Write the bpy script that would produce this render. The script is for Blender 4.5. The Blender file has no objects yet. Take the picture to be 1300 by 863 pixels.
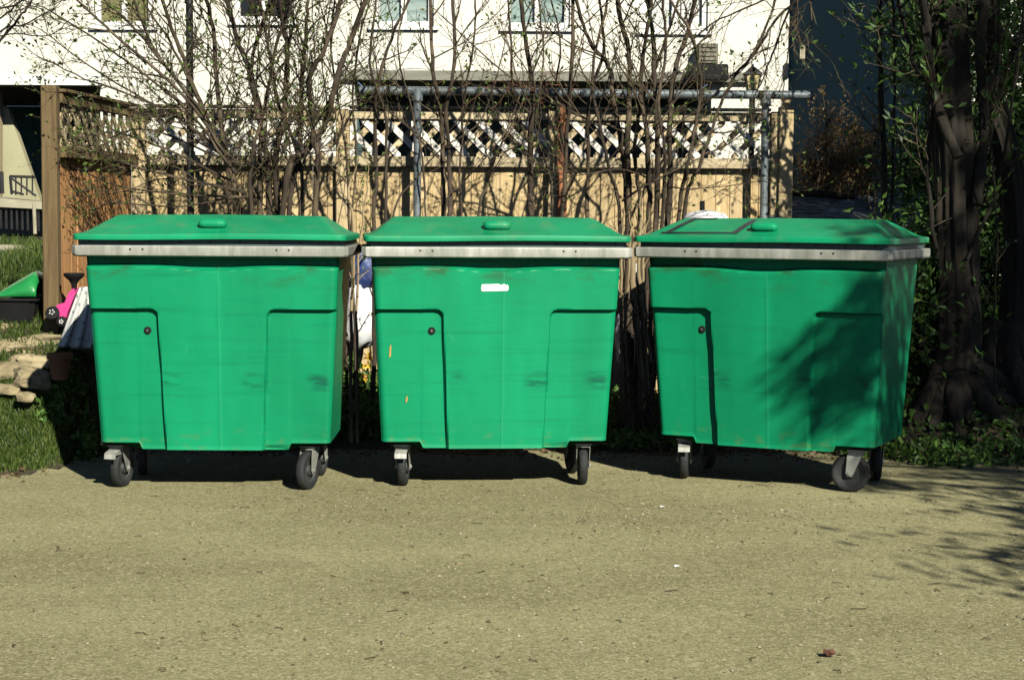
import bpy, math, random
import numpy as np
from mathutils import Vector, Matrix
random.seed(7); RNG = np.random.default_rng(7)
S = bpy.context.scene
COL = S.collection
R = math.radians

# ------------------------------------------------------------------ camera
FPX, PITCH, ROLL, CAMH = 2200.0, -0.0718, 0.0067, 1.418      # focal length in photo pixels (photo 1300 wide)
fwd = Vector((0, math.cos(PITCH), math.sin(PITCH))); upv = Vector((0, -math.sin(PITCH), math.cos(PITCH))); rgt = Vector((1, 0, 0))
cr, sr = math.cos(ROLL), math.sin(ROLL)
camd = bpy.data.cameras.new('camera'); cam = bpy.data.objects.new('camera', camd); COL.objects.link(cam)
cx_, cy_ = rgt * cr + upv * sr, rgt * (-sr) + upv * cr
m = Matrix.Identity(4)
for i in range(3):
    m[i][0], m[i][1], m[i][2] = cx_[i], cy_[i], -fwd[i]
m[2][3] = CAMH
cam.matrix_world = m
camd.sensor_width = 36; camd.sensor_fit = 'HORIZONTAL'; camd.lens = 36 * FPX / 1300
camd.clip_start = 0.05; camd.clip_end = 500
S.camera = cam

# ------------------------------------------------------------------ daylight
SUN_EL, SUN_AZ = R(31), R(25)           # azimuth: to the right of straight behind the camera
to_sun = Vector((math.sin(SUN_AZ) * math.cos(SUN_EL), -math.cos(SUN_AZ) * math.cos(SUN_EL), math.sin(SUN_EL)))
W = bpy.data.worlds.new('World'); S.world = W; W.use_nodes = True
nt = W.node_tree; bg = nt.nodes['Background']
sky = nt.nodes.new('ShaderNodeTexSky'); sky.sky_type = 'NISHITA'; sky.sun_disc = False
sky.sun_elevation = SUN_EL
sky.air_density = 0.5; sky.dust_density = 0.2; sky.ozone_density = 2.0; sky.altitude = 600
sky.sun_rotation = math.atan2(to_sun.x, to_sun.y)
nt.links.new(sky.outputs[0], bg.inputs[0]); bg.inputs[1].default_value = 0.05
sl = bpy.data.lights.new('sun', 'SUN'); sl.energy = 5.0; sl.angle = R(0.5); sl.color = (1.0, 0.94, 0.82)
so = bpy.data.objects.new('sun', sl); COL.objects.link(so)
so.rotation_euler = to_sun.to_track_quat('Z', 'Y').to_euler()
so.location = (6, -10, 12)
S.view_settings.view_transform = 'Standard'; S.view_settings.look = 'None'
S.cycles.diffuse_bounces = 0
S.view_settings.exposure = 0.55; S.view_settings.gamma = 1.0

# ------------------------------------------------------------------ helpers
def at(px, py, Y):
    """point of the plane y = Y seen at photo pixel px, py (used as a ruler when measuring the photo)"""
    u_, v_ = px - 650, py - 431.5
    u = u_ * cr + v_ * sr; w = -u_ * sr + v_ * cr
    d = rgt * (u / FPX) + fwd - upv * (w / FPX)
    t = Y / d.y
    return Vector((d.x * t, Y, CAMH + d.z * t))

def link(o, parent=None):
    COL.objects.link(o)
    if parent is not None: o.parent = parent
    return o

def wloc(o):
    v = Vector((0, 0, 0))
    while o is not None:
        v += o.location; o = o.parent
    return v

def tag(o, label=None, cat=None, group=None, kind=None):
    if label: o['label'] = label
    if cat: o['category'] = cat
    if group: o['group'] = group
    if kind: o['kind'] = kind
    return o

def thing(name, loc, label, cat, group=None, rz=0):
    o = bpy.data.objects.new(name, None); o.empty_display_size = 0.2
    o.location = loc; o.rotation_euler[2] = rz
    COL.objects.link(o)
    return tag(o, label, cat, group)

class MB:
    def __init__(s): s.v = []; s.f = []; s.n = 0
    def add(s, vs, fs):
        b = s.n
        s.v.extend([tuple(p) for p in vs]); s.n = len(s.v)
        s.f.extend([tuple(i + b for i in f) for f in fs])
    def box(s, c, d, rot=None, bev=0.0):
        hx, hy, hz = d[0] / 2, d[1] / 2, d[2] / 2
        if bev <= 0:
            vs = [Vector((x, y, z)) for z in (-hz, hz) for (x, y) in ((-hx, -hy), (hx, -hy), (hx, hy), (-hx, hy))]
            fs = [(3, 2, 1, 0), (4, 5, 6, 7)] + [(i, (i + 1) % 4, (i + 1) % 4 + 4, i + 4) for i in range(4)]
        else:
            b = bev; vs = []
            rings = ((-hz, b), (-hz + b, 0), (hz - b, 0), (hz, b))
            for z, e in rings:
                k = b + 0.0
                X, Y = hx - e, hy - e
                vs += [Vector(p) for p in ((-X + b, -Y, z), (X - b, -Y, z), (X, -Y + b, z), (X, Y - b, z), (X - b, Y, z), (-X + b, Y, z), (-X, Y - b, z), (-X, -Y + b, z))]
            fs = [tuple(range(7, -1, -1)), tuple(range(24, 32))]
            for r in range(3):
                fs += [(r * 8 + i, r * 8 + (i + 1) % 8, (r + 1) * 8 + (i + 1) % 8, (r + 1) * 8 + i) for i in range(8)]
        if rot is not None: vs = [rot @ p for p in vs]
        c = Vector(c)
        s.add([p + c for p in vs], fs)
    def tube(s, pts, rad, n=6, cap=True):
        pts = [Vector(p) for p in pts]; k = len(pts)
        if not hasattr(rad, '__len__'): rad = [rad] * k
        d0 = (pts[1] - pts[0]).normalized()
        a = d0.orthogonal().normalized()
        vs = []
        for i in range(k):
            d = (pts[min(i + 1, k - 1)] - pts[max(i - 1, 0)])
            d = d.normalized() if d.length > 1e-9 else d0
            a = (a - d * a.dot(d)); a = a.normalized() if a.length > 1e-6 else d.orthogonal().normalized()
            b = d.cross(a)
            for j in range(n):
                t = 2 * math.pi * j / n
                vs.append(pts[i] + (a * math.cos(t) + b * math.sin(t)) * rad[i])
        fs = [(i * n + j, i * n + (j + 1) % n, (i + 1) * n + (j + 1) % n, (i + 1) * n + j) for i in range(k - 1) for j in range(n)]
        if cap: fs += [tuple(range(n - 1, -1, -1)), tuple((k - 1) * n + j for j in range(n))]
        s.add(vs, fs)
    def lathe(s, prof, n=24, mat=None, closed=False):
        vs = []; k = len(prof)
        for r, z in prof:
            for j in range(n):
                t = 2 * math.pi * j / n
                vs.append(Vector((r * math.cos(t), r * math.sin(t), z)))
        fs = [(i * n + j, i * n + (j + 1) % n, (i + 1) * n + (j + 1) % n, (i + 1) * n + j) for i in range(k - 1) for j in range(n)]
        if closed: fs += [((k - 1) * n + j, (k - 1) * n + (j + 1) % n, (j + 1) % n, j) for j in range(n)]
        else: fs += [tuple(range(n - 1, -1, -1)), tuple((k - 1) * n + j for j in range(n))]
        if mat is not None: vs = [mat @ p for p in vs]
        s.add(vs, fs)
    def prism(s, poly, ext):
        """polygon of 3D points, extruded by the vector ext"""
        ext = Vector(ext); p = [Vector(q) for q in poly]; n = len(p)
        s.add(p + [q + ext for q in p], [tuple(range(n - 1, -1, -1)), tuple(range(n, 2 * n))] + [(i, (i + 1) % n, (i + 1) % n + n, i + n) for i in range(n)])
    def rings(s, rs, capb=True, capt=True):
        n = len(rs[0]); k = len(rs); vs = [p for r in rs for p in r]
        fs = [(i * n + j, i * n + (j + 1) % n, (i + 1) * n + (j + 1) % n, (i + 1) * n + j) for i in range(k - 1) for j in range(n)]
        if capb: fs.append(tuple(range(n - 1, -1, -1)))
        if capt: fs.append(tuple((k - 1) * n + j for j in range(n)))
        s.add(vs, fs)
    def mesh(s, name, mat, off=(0, 0, 0), smooth=0):
        me = bpy.data.meshes.new(name)
        off = Vector(off)
        v = np.array(s.v, dtype=float).reshape(-1, 3) - np.array(off)
        me.from_pydata(v.tolist(), [], s.f)
        mats = mat if isinstance(mat, (list, tuple)) else [mat]
        for q in mats: me.materials.append(q)
        if smooth:
            me.polygons.foreach_set('use_smooth', [True] * len(me.polygons))
            if smooth < 180: me.set_sharp_from_angle(angle=R(smooth))
        me.update()
        return me
    def build(s, name, mat, parent=None, rel=True, smooth=0, at0=None, kind=None):
        """one mesh object; vertices are world coordinates unless rel is False (then parent's own)"""
        base = wloc(parent) if (parent is not None and rel) else Vector((0, 0, 0))
        org = Vector(at0) if at0 is not None else (base if parent is not None else Vector((0, 0, 0)))
        o = bpy.data.objects.new(name, s.mesh(name, mat, org, smooth))
        link(o, parent)
        o.location = org - base if parent is not None else org
        if kind: o['kind'] = kind
        return o

def piece(name, me, parent, loc, rot=None):
    o = bpy.data.objects.new(name, me); link(o, parent); o.location = loc
    if rot is not None: o.rotation_euler = rot
    return o

def sstep(a, b, x):
    t = np.clip((x - a) / (b - a), 0, 1); return t * t * (3 - 2 * t)

# ------------------------------------------------------------------ materials
def new_mat(name):
    mt = bpy.data.materials.new(name); mt.use_nodes = True
    n = mt.node_tree.nodes; return mt, mt.node_tree, n, mt.node_tree.links, n['Principled BSDF']

def ramp(n, stops):
    r = n.new('ShaderNodeValToRGB'); e = r.color_ramp.elements
    while len(e) < len(stops): e.new(0.5)
    for el, (p, c) in zip(e, stops):
        el.position = p; el.color = (*c, 1) if len(c) == 3 else c
    return r

def pmat(name, stops, scale=8, stretch=(1, 1, 1), rough=0.8, bump=0.0, bscale=60, metallic=0.0, detail=6, rnd=False, rndv=0.0, spec=None, nrough=0.6, bstretch=None):
    """noise-coloured surface; rnd shifts the pattern per object, rndv varies the value per object"""
    mt, t, n, l, b = new_mat(name)
    tc = n.new('ShaderNodeTexCoord'); mp = n.new('ShaderNodeMapping'); mp.inputs['Scale'].default_value = stretch
    src = tc.outputs['Object']
    if rnd or rndv:
        oi = n.new('ShaderNodeObjectInfo')
    if rnd:
        va = n.new('ShaderNodeVectorMath'); va.operation = 'ADD'
        mu = n.new('ShaderNodeMath'); mu.operation = 'MULTIPLY'; mu.inputs[1].default_value = 73.0
        l.new(oi.outputs['Random'], mu.inputs[0]); l.new(src, va.inputs[0]); l.new(mu.outputs[0], va.inputs[1]); src = va.outputs[0]
    l.new(src, mp.inputs['Vector'])
    nz = n.new('ShaderNodeTexNoise'); nz.inputs['Scale'].default_value = scale; nz.inputs['Detail'].default_value = detail; nz.inputs['Roughness'].default_value = nrough
    l.new(mp.outputs[0], nz.inputs['Vector'])
    r = ramp(n, stops); l.new(nz.outputs[0], r.inputs[0])
    out = r.outputs[0]
    if rndv:
        hs = n.new('ShaderNodeHueSaturation'); mr = n.new('ShaderNodeMapRange')
        mr.inputs[3].default_value = 1 - rndv; mr.inputs[4].default_value = 1 + rndv
        l.new(oi.outputs['Random'], mr.inputs[0]); l.new(mr.outputs[0], hs.inputs['Value']); l.new(out, hs.inputs['Color']); out = hs.outputs[0]
    l.new(out, b.inputs['Base Color'])
    b.inputs['Roughness'].default_value = rough; b.inputs['Metallic'].default_value = metallic
    if spec is not None: b.inputs['Specular IOR Level'].default_value = spec
    if bump:
        n2 = n.new('ShaderNodeTexNoise'); n2.inputs['Scale'].default_value = bscale; n2.inputs['Detail'].default_value = 5
        if bstretch:
            mp2 = n.new('ShaderNodeMapping'); mp2.inputs['Scale'].default_value = bstretch; l.new(src, mp2.inputs[0]); l.new(mp2.outputs[0], n2.inputs['Vector'])
        else: l.new(mp.outputs[0], n2.inputs['Vector'])
        bp = n.new('ShaderNodeBump'); bp.inputs['Strength'].default_value = bump; bp.inputs['Distance'].default_value = 0.02
        l.new(n2.outputs[0], bp.inputs['Height']); l.new(bp.outputs[0], b.inputs['Normal'])
    return mt

def leafmat(name, a, b_, c):
    """per-leaf colour from the mesh island, slight translucency"""
    mt, t, n, l, b = new_mat(name)
    g = n.new('ShaderNodeNewGeometry'); r = ramp(n, [(0.0, a), (0.55, b_), (1.0, c)])
    l.new(g.outputs['Random Per Island'], r.inputs[0]); l.new(r.outputs[0], b.inputs['Base Color'])
    b.inputs['Roughness'].default_value = 0.55
    tr = n.new('ShaderNodeBsdfTranslucent'); mx = n.new('ShaderNodeMixShader'); mx.inputs[0].default_value = 0.25
    l.new(r.outputs[0], tr.inputs[0]); l.new(b.outputs[0], mx.inputs[1]); l.new(tr.outputs[0], mx.inputs[2])
    l.new(mx.outputs[0], n['Material Output'].inputs[0])
    return mt

M = {}
M['stucco'] = pmat('stucco', [(0.3, (0.58, 0.575, 0.49)), (0.6, (0.7, 0.695, 0.61))], 1.2, rough=0.95, bump=0.25, bscale=40)
M['white_paint'] = pmat('white_paint', [(0.3, (0.72, 0.73, 0.68)), (0.7, (0.82, 0.82, 0.76))], 4, rough=0.6)
M['trim_grey'] = pmat('trim_grey', [(0.35, (0.16, 0.16, 0.13)), (0.65, (0.24, 0.24, 0.19))], 5, (0.4, 1, 3), rough=0.8, bump=0.2)
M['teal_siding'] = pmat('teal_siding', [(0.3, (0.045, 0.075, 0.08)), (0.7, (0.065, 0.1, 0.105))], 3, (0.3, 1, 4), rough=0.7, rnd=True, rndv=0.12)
M['slate_paint'] = pmat('slate_paint', [(0.3, (0.085, 0.17, 0.175)), (0.7, (0.12, 0.215, 0.215))], 1.5, rough=0.9, bump=0.2, bscale=50)
M['olive_wall'] = pmat('olive_wall', [(0.3, (0.3, 0.29, 0.17)), (0.7, (0.42, 0.41, 0.26))], 2, (1, 1, .4), rough=0.9, bump=0.2)
M['glass'] = pmat('window_glass', [(0.38, (0.15, 0.22, 0.2)), (0.5, (0.27, 0.36, 0.33)), (0.62, (0.34, 0.42, 0.38))], 2.2, (0.5, 1, 5), rough=0.12, spec=0.6)
M['blind'] = pmat('white_blind', [(0.4, (0.5, 0.53, 0.5)), (0.6, (0.64, 0.66, 0.62))], 2, (0.4, 1, 9), rough=0.5)
M['dark_glass'] = pmat('dark_glass', [(0.4, (0.01, 0.012, 0.012)), (0.6, (0.02, 0.022, 0.02))], 2, rough=0.1)
M['olive_blind'] = pmat('olive_blind', [(0.4, (0.13, 0.13, 0.05)), (0.6, (0.2, 0.19, 0.08))], 3, (1, 1, 8), rough=0.7)
M['black_metal'] = pmat('black_metal', [(0.3, (0.012, 0.013, 0.014)), (0.7, (0.03, 0.03, 0.03))], 8, rough=0.5)
M['fence_wood'] = pmat('fence_wood', [(0.2, (0.27, 0.17, 0.07)), (0.42, (0.47, 0.345, 0.165)), (0.75, (0.61, 0.49, 0.28))], 5, (9, 9, 0.55), rough=0.8, bump=0.25, bscale=14, rnd=True, rndv=0.17)
M['rail_wood'] = pmat('rail_wood', [(0.3, (0.36, 0.29, 0.17)), (0.7, (0.55, 0.47, 0.3))], 5, (0.6, 9, 9), rough=0.8, bump=0.2, bscale=14, rnd=True, rndv=0.1)
M['post_wood'] = pmat('post_wood', [(0.3, (0.4, 0.3, 0.15)), (0.7, (0.6, 0.49, 0.29))], 5, (9, 9, 0.6), rough=0.8, bump=0.2, bscale=14, rnd=True)
M['orange_wood'] = pmat('orange_wood', [(0.22, (0.22, 0.1, 0.03)), (0.5, (0.42, 0.22, 0.085)), (0.8, (0.52, 0.33, 0.14))], 5, (9, 9, 0.5), rough=0.8, bump=0.25, bscale=14, rnd=True, rndv=0.12)
M['olive_post'] = pmat('olive_post', [(0.25, (0.07, 0.04, 0.018)), (0.5, (0.13, 0.09, 0.038)), (0.8, (0.18, 0.13, 0.055))], 4, (9, 9, 0.7), rough=0.85, bump=0.3, bscale=14)
M['red_post'] = pmat('red_post', [(0.3, (0.24, 0.09, 0.035)), (0.7, (0.36, 0.15, 0.065))], 5, (9, 9, 0.6), rough=0.8, bump=0.2, bscale=14)
M['lattice'] = pmat('lattice_paint', [(0.3, (0.72, 0.69, 0.6)), (0.7, (0.84, 0.82, 0.74))], 6, (1, 1, 1), rough=0.75, rnd=True, rndv=0.06)
M['lattice_raw'] = pmat('lattice_raw', [(0.3, (0.4, 0.31, 0.17)), (0.7, (0.58, 0.48, 0.3))], 8, rough=0.8, rnd=True, rndv=0.12)
M['galv'] = pmat('galvanised', [(0.25, (0.2, 0.21, 0.18)), (0.5, (0.32, 0.33, 0.285)), (0.75, (0.5, 0.51, 0.46))], 7, (2.2, 2, 0.6), rough=0.5, metallic=0.3, rnd=True, rndv=0.15, bump=0.06, bscale=40)
M['galv_pipe'] = pmat('galvanised_pipe', [(0.3, (0.07, 0.09, 0.1)), (0.55, (0.14, 0.17, 0.18)), (0.8, (0.27, 0.31, 0.31))], 5, (1, 1, 1), rough=0.5, metallic=0.2, bump=0.05)
M['flange'] = pmat('rim_flange', [(0.3, (0.05, 0.085, 0.085)), (0.7, (0.085, 0.125, 0.12))], 6, rough=0.6)
M['rubber'] = pmat('tyre_rubber', [(0.35, (0.009, 0.01, 0.011)), (0.7, (0.024, 0.027, 0.027))], 14, rough=0.75, bump=0.2, bscale=80)
M['hub'] = pmat('hub_plastic', [(0.3, (0.022, 0.026, 0.026)), (0.7, (0.05, 0.055, 0.05))], 10, rough=0.6)
M['black_plastic'] = pmat('black_plastic', [(0.3, (0.006, 0.007, 0.008)), (0.7, (0.014, 0.014, 0.014))], 6, rough=0.75, spec=0.2)
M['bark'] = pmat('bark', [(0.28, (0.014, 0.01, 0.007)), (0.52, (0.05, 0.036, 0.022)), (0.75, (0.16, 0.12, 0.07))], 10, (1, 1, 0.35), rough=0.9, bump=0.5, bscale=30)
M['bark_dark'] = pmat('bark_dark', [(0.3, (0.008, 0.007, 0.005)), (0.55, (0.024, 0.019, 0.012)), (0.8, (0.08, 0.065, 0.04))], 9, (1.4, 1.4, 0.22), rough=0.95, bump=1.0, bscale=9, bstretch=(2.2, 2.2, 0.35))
M['bark_pale'] = pmat('bark_pale', [(0.3, (0.17, 0.13, 0.07)), (0.7, (0.34, 0.27, 0.15))], 10, (1, 1, 0.3), rough=0.9, bump=0.3, bscale=30)
M['twig'] = pmat('twig_bark', [(0.3, (0.03, 0.023, 0.013)), (0.55, (0.085, 0.064, 0.028)), (0.75, (0.17, 0.13, 0.055))], 5, rough=0.85)
M['twig_red'] = pmat('twig_red', [(0.3, (0.1, 0.04, 0.025)), (0.7, (0.2, 0.09, 0.045))], 5, rough=0.8)
M['bud'] = leafmat('bud_leaf', (0.03, 0.045, 0.012), (0.07, 0.12, 0.02), (0.14, 0.22, 0.03))
M['ivy'] = leafmat('ground_leaf', (0.012, 0.035, 0.006), (0.035, 0.085, 0.014), (0.09, 0.17, 0.03))
M['cover'] = leafmat('cover_leaf', (0.03, 0.07, 0.01), (0.07, 0.16, 0.025), (0.15, 0.28, 0.05))
M['grass'] = leafmat('grass_blade', (0.025, 0.05, 0.006), (0.055, 0.1, 0.012), (0.12, 0.16, 0.03))
M['brown_leaf'] = leafmat('brown_twiglet', (0.06, 0.045, 0.015), (0.16, 0.11, 0.04), (0.25, 0.18, 0.07))
M['soil'] = pmat('soil', [(0.3, (0.025, 0.02, 0.011)), (0.55, (0.06, 0.048, 0.025)), (0.75, (0.12, 0.095, 0.05))], 6, rough=1.0, bump=0.8, bscale=25)
M['rock'] = pmat('rock', [(0.25, (0.13, 0.105, 0.055)), (0.5, (0.3, 0.25, 0.14)), (0.75, (0.46, 0.39, 0.24))], 6, (1, 1, 2.2), rough=0.95, bump=0.7, bscale=16, rnd=True, rndv=0.15)
M['terracotta'] = pmat('terracotta', [(0.3, (0.2, 0.09, 0.04)), (0.7, (0.3, 0.15, 0.07))], 6, rough=0.85)
M['shingle'] = pmat('asphalt_shingle', [(0.35, (0.06, 0.08, 0.09)), (0.65, (0.15, 0.18, 0.19))], 40, rough=0.95, bump=0.4, bscale=120, rnd=True, rndv=0.35)
M['pink'] = pmat('pink_plastic', [(0.35, (0.5, 0.035, 0.19)), (0.7, (0.64, 0.07, 0.28))], 5, rough=0.4)
M['green_lid'] = pmat('green_shell_plastic', [(0.35, (0.01, 0.17, 0.04)), (0.7, (0.02, 0.27, 0.07))], 4, rough=0.35)
M['yellow'] = leafmat('yellow_petal', (0.6, 0.33, 0.02), (0.75, 0.5, 0.03), (0.85, 0.62, 0.06))
M['bag_white'] = pmat('white_plastic_bag', [(0.35, (0.6, 0.62, 0.64)), (0.7, (0.82, 0.82, 0.8))], 6, rough=0.5, bump=0.4, bscale=14)
M['bag_blue'] = pmat('blue_tarp', [(0.4, (0.012, 0.025, 0.1)), (0.6, (0.03, 0.06, 0.2))], 9, rough=0.45, bump=0.5, bscale=20)
M['lamp_glass'] = pmat('lantern_glass', [(0.3, (0.45, 0.4, 0.18)), (0.7, (0.6, 0.54, 0.3))], 6, rough=0.3)
M['ac_grey'] = pmat('vent_grey', [(0.3, (0.12, 0.11, 0.08)), (0.7, (0.19, 0.17, 0.12))], 8, rough=0.7)
M['concrete'] = pmat('concrete', [(0.3, (0.27, 0.25, 0.17)), (0.7, (0.42, 0.39, 0.28))], 5, rough=0.9, bump=0.3)
M['tape'] = pmat('black_tape', [(0.3, (0.006, 0.009, 0.014)), (0.7, (0.014, 0.02, 0.03))], 9, rough=0.4)
M['sticker'] = pmat('white_sticker', [(0.3, (0.72, 0.72, 0.68)), (0.7, (0.84, 0.84, 0.8))], 20, rough=0.5)
M['scratch'] = pmat('orange_scratch', [(0.3, (0.4, 0.2, 0.05)), (0.7, (0.55, 0.32, 0.1))], 30, rough=0.7)
M['gravel'] = leafmat('gravel_stone', (0.1, 0.085, 0.045), (0.3, 0.27, 0.15), (0.52, 0.48, 0.34))
M['dry'] = leafmat('dry_litter', (0.04, 0.028, 0.014), (0.1, 0.065, 0.03), (0.22, 0.15, 0.07))
M['dry_leaf'] = pmat('dead_leaf', [(0.3, (0.06, 0.02, 0.012)), (0.7, (0.14, 0.055, 0.03))], 30, rough=0.8)

def bin_mat():
    """bin plastic: mottled green with scuffs, streaks and rub marks where carts have rubbed it"""
    mt, t, n, l, b = new_mat('bin_plastic')
    tc = n.new('ShaderNodeTexCoord'); oi = n.new('ShaderNodeObjectInfo')
    sh = n.new('ShaderNodeMath'); sh.operation = 'MULTIPLY'; sh.inputs[1].default_value = 31.0; l.new(oi.outputs['Random'], sh.inputs[0])
    ad = n.new('ShaderNodeVectorMath'); ad.operation = 'ADD'; l.new(tc.outputs['Object'], ad.inputs[0]); l.new(sh.outputs[0], ad.inputs[1])
    def noise(stretch, scale, detail=5, rough=0.6):
        mp = n.new('ShaderNodeMapping'); mp.inputs['Scale'].default_value = stretch; l.new(ad.outputs[0], mp.inputs[0])
        z = n.new('ShaderNodeTexNoise'); z.inputs['Scale'].default_value = scale; z.inputs['Detail'].default_value = detail; z.inputs['Roughness'].default_value = rough
        l.new(mp.outputs[0], z.inputs['Vector']); return z.outputs[0]
    def mix(a, fac, c, amt=1.0):
        mx = n.new('ShaderNodeMix'); mx.data_type = 'RGBA'
        if amt != 1.0:
            mm = n.new('ShaderNodeMath'); mm.operation = 'MULTIPLY'; mm.inputs[1].default_value = amt; l.new(fac, mm.inputs[0]); fac = mm.outputs[0]
        l.new(fac, mx.inputs[0]); l.new(a, mx.inputs[6]); mx.inputs[7].default_value = (*c, 1); return mx.outputs[2]
    def band(src, lo, hi):
        r = n.new('ShaderNodeMapRange'); r.interpolation_type = 'SMOOTHSTEP'; r.inputs[1].default_value = lo; r.inputs[2].default_value = hi; l.new(src, r.inputs[0]); return r.outputs[0]
    def mul(a, c):
        q = n.new('ShaderNodeMath'); q.operation = 'MULTIPLY'; l.new(a, q.inputs[0]); l.new(c, q.inputs[1]); return q.outputs[0]
    base = ramp(n, [(0.32, (0.0035, 0.205, 0.083)), (0.68, (0.0055, 0.305, 0.13))]); l.new(noise((1.4, 1.4, 0.35), 1.6), base.inputs[0])
    c = base.outputs[0]
    sx = n.new('ShaderNodeSeparateXYZ'); l.new(tc.outputs['Object'], sx.inputs[0])
    z = sx.outputs[2]
    # horizontal rub streaks
    c = mix(c, band(noise((0.8, 0.8, 16), 2.0, 5), 0.5, 0.8), (0.003, 0.14, 0.065), 0.4)
    c = mix(c, band(noise((2.5, 2.5, 40), 2.6, 3), 0.66, 0.76), (0.05, 0.36, 0.2), 0.2)
    # band of scuffs at the height where neighbouring bins touch
    ax = n.new('ShaderNodeMath'); ax.operation = 'ABSOLUTE'; l.new(sx.outputs[0], ax.inputs[0]); ax = ax.outputs[0]
    bx = n.new('ShaderNodeMath'); bx.operation = 'MAXIMUM'; l.new(mul(band(ax, 0.12, 0.2), band(ax, 0.29, 0.25)), bx.inputs[0]); l.new(mul(band(sx.outputs[0], 0.44, 0.52), band(sx.outputs[0], 0.6, 0.56)), bx.inputs[1])
    bz = mul(mul(band(z, 0.5, 0.55), band(z, 0.64, 0.58)), bx.outputs[0]); c = mix(c, mul(bz, band(noise((3, 3, 14), 2.2, 6), 0.4, 0.66)), (0.004, 0.07, 0.045), 0.75)
    # brown grime under the steel rim
    gz = mul(band(z, 1.0, 1.16), band(z, 1.2, 1.18)); c = mix(c, mul(gz, band(noise((2.4, 2.4, 5), 2.0, 6), 0.48, 0.68)), (0.03, 0.085, 0.03), 0.75)
    # fine pale scratches
    wv = n.new('ShaderNodeTexVoronoi'); wv.feature = 'DISTANCE_TO_EDGE'; wv.inputs['Scale'].default_value = 5.0
    mp = n.new('ShaderNodeMapping'); mp.inputs['Rotation'].default_value = (0.4, 0.5, 0.8); mp.inputs['Scale'].default_value = (1, 1, 0.6); l.new(ad.outputs[0], mp.inputs[0]); l.new(mp.outputs[0], wv.inputs[0])
    c = mix(c, mul(band(wv.outputs['Distance'], 0.006, 0.002), band(noise((1, 1, 1), 5), 0.6, 0.68)), (0.14, 0.45, 0.28), 0.35)
    # dried splash near the bottom
    dz = band(z, 0.36, 0.21); c = mix(c, mul(dz, band(noise((4, 4, 8), 3.0, 6), 0.52, 0.66)), (0.1, 0.2, 0.07), 0.5)
    # dust and dried drips lying on the lid
    lz = band(z, 1.288, 1.31); c = mix(c, mul(lz, band(noise((2.2, 2.2, 2.2), 3.0, 8, .7), 0.5, 0.75)), (0.16, 0.24, 0.11), 0.38)
    c = mix(c, mul(lz, band(noise((9, 9, 9), 3.5, 4, .6), 0.66, 0.72)), (0.02, 0.06, 0.03), 0.6)
    # pale moulding seam lines on the front
    x = sx.outputs[0]
    def line(x0, w):
        s_ = n.new('ShaderNodeMath'); s_.operation = 'SUBTRACT'; l.new(x, s_.inputs[0]); s_.inputs[1].default_value = x0
        a_ = n.new('ShaderNodeMath'); a_.operation = 'ABSOLUTE'; l.new(s_.outputs[0], a_.inputs[0]); return band(a_.outputs[0], w, 0.0)
    c = mix(c, line(0.035, 0.005), (0.05, 0.4, 0.2), 0.3)
    l.new(c, b.inputs['Base Color'])
    rr = n.new('ShaderNodeMapRange'); rr.inputs[3].default_value = 0.36; rr.inputs[4].default_value = 0.6; l.new(noise((1, 1, 8), 4), rr.inputs[0]); l.new(rr.outputs[0], b.inputs['Roughness'])
    b.inputs['Specular IOR Level'].default_value = 0.22
    bp = n.new('ShaderNodeBump'); bp.inputs['Strength'].default_value = 0.25; bp.inputs['Distance'].default_value = 0.03
    l.new(noise((1, 1, 0.7), 3, 3, .45), bp.inputs['Height']); l.new(bp.outputs[0], b.inputs['Normal'])
    return mt
M['bin'] = bin_mat()

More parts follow.
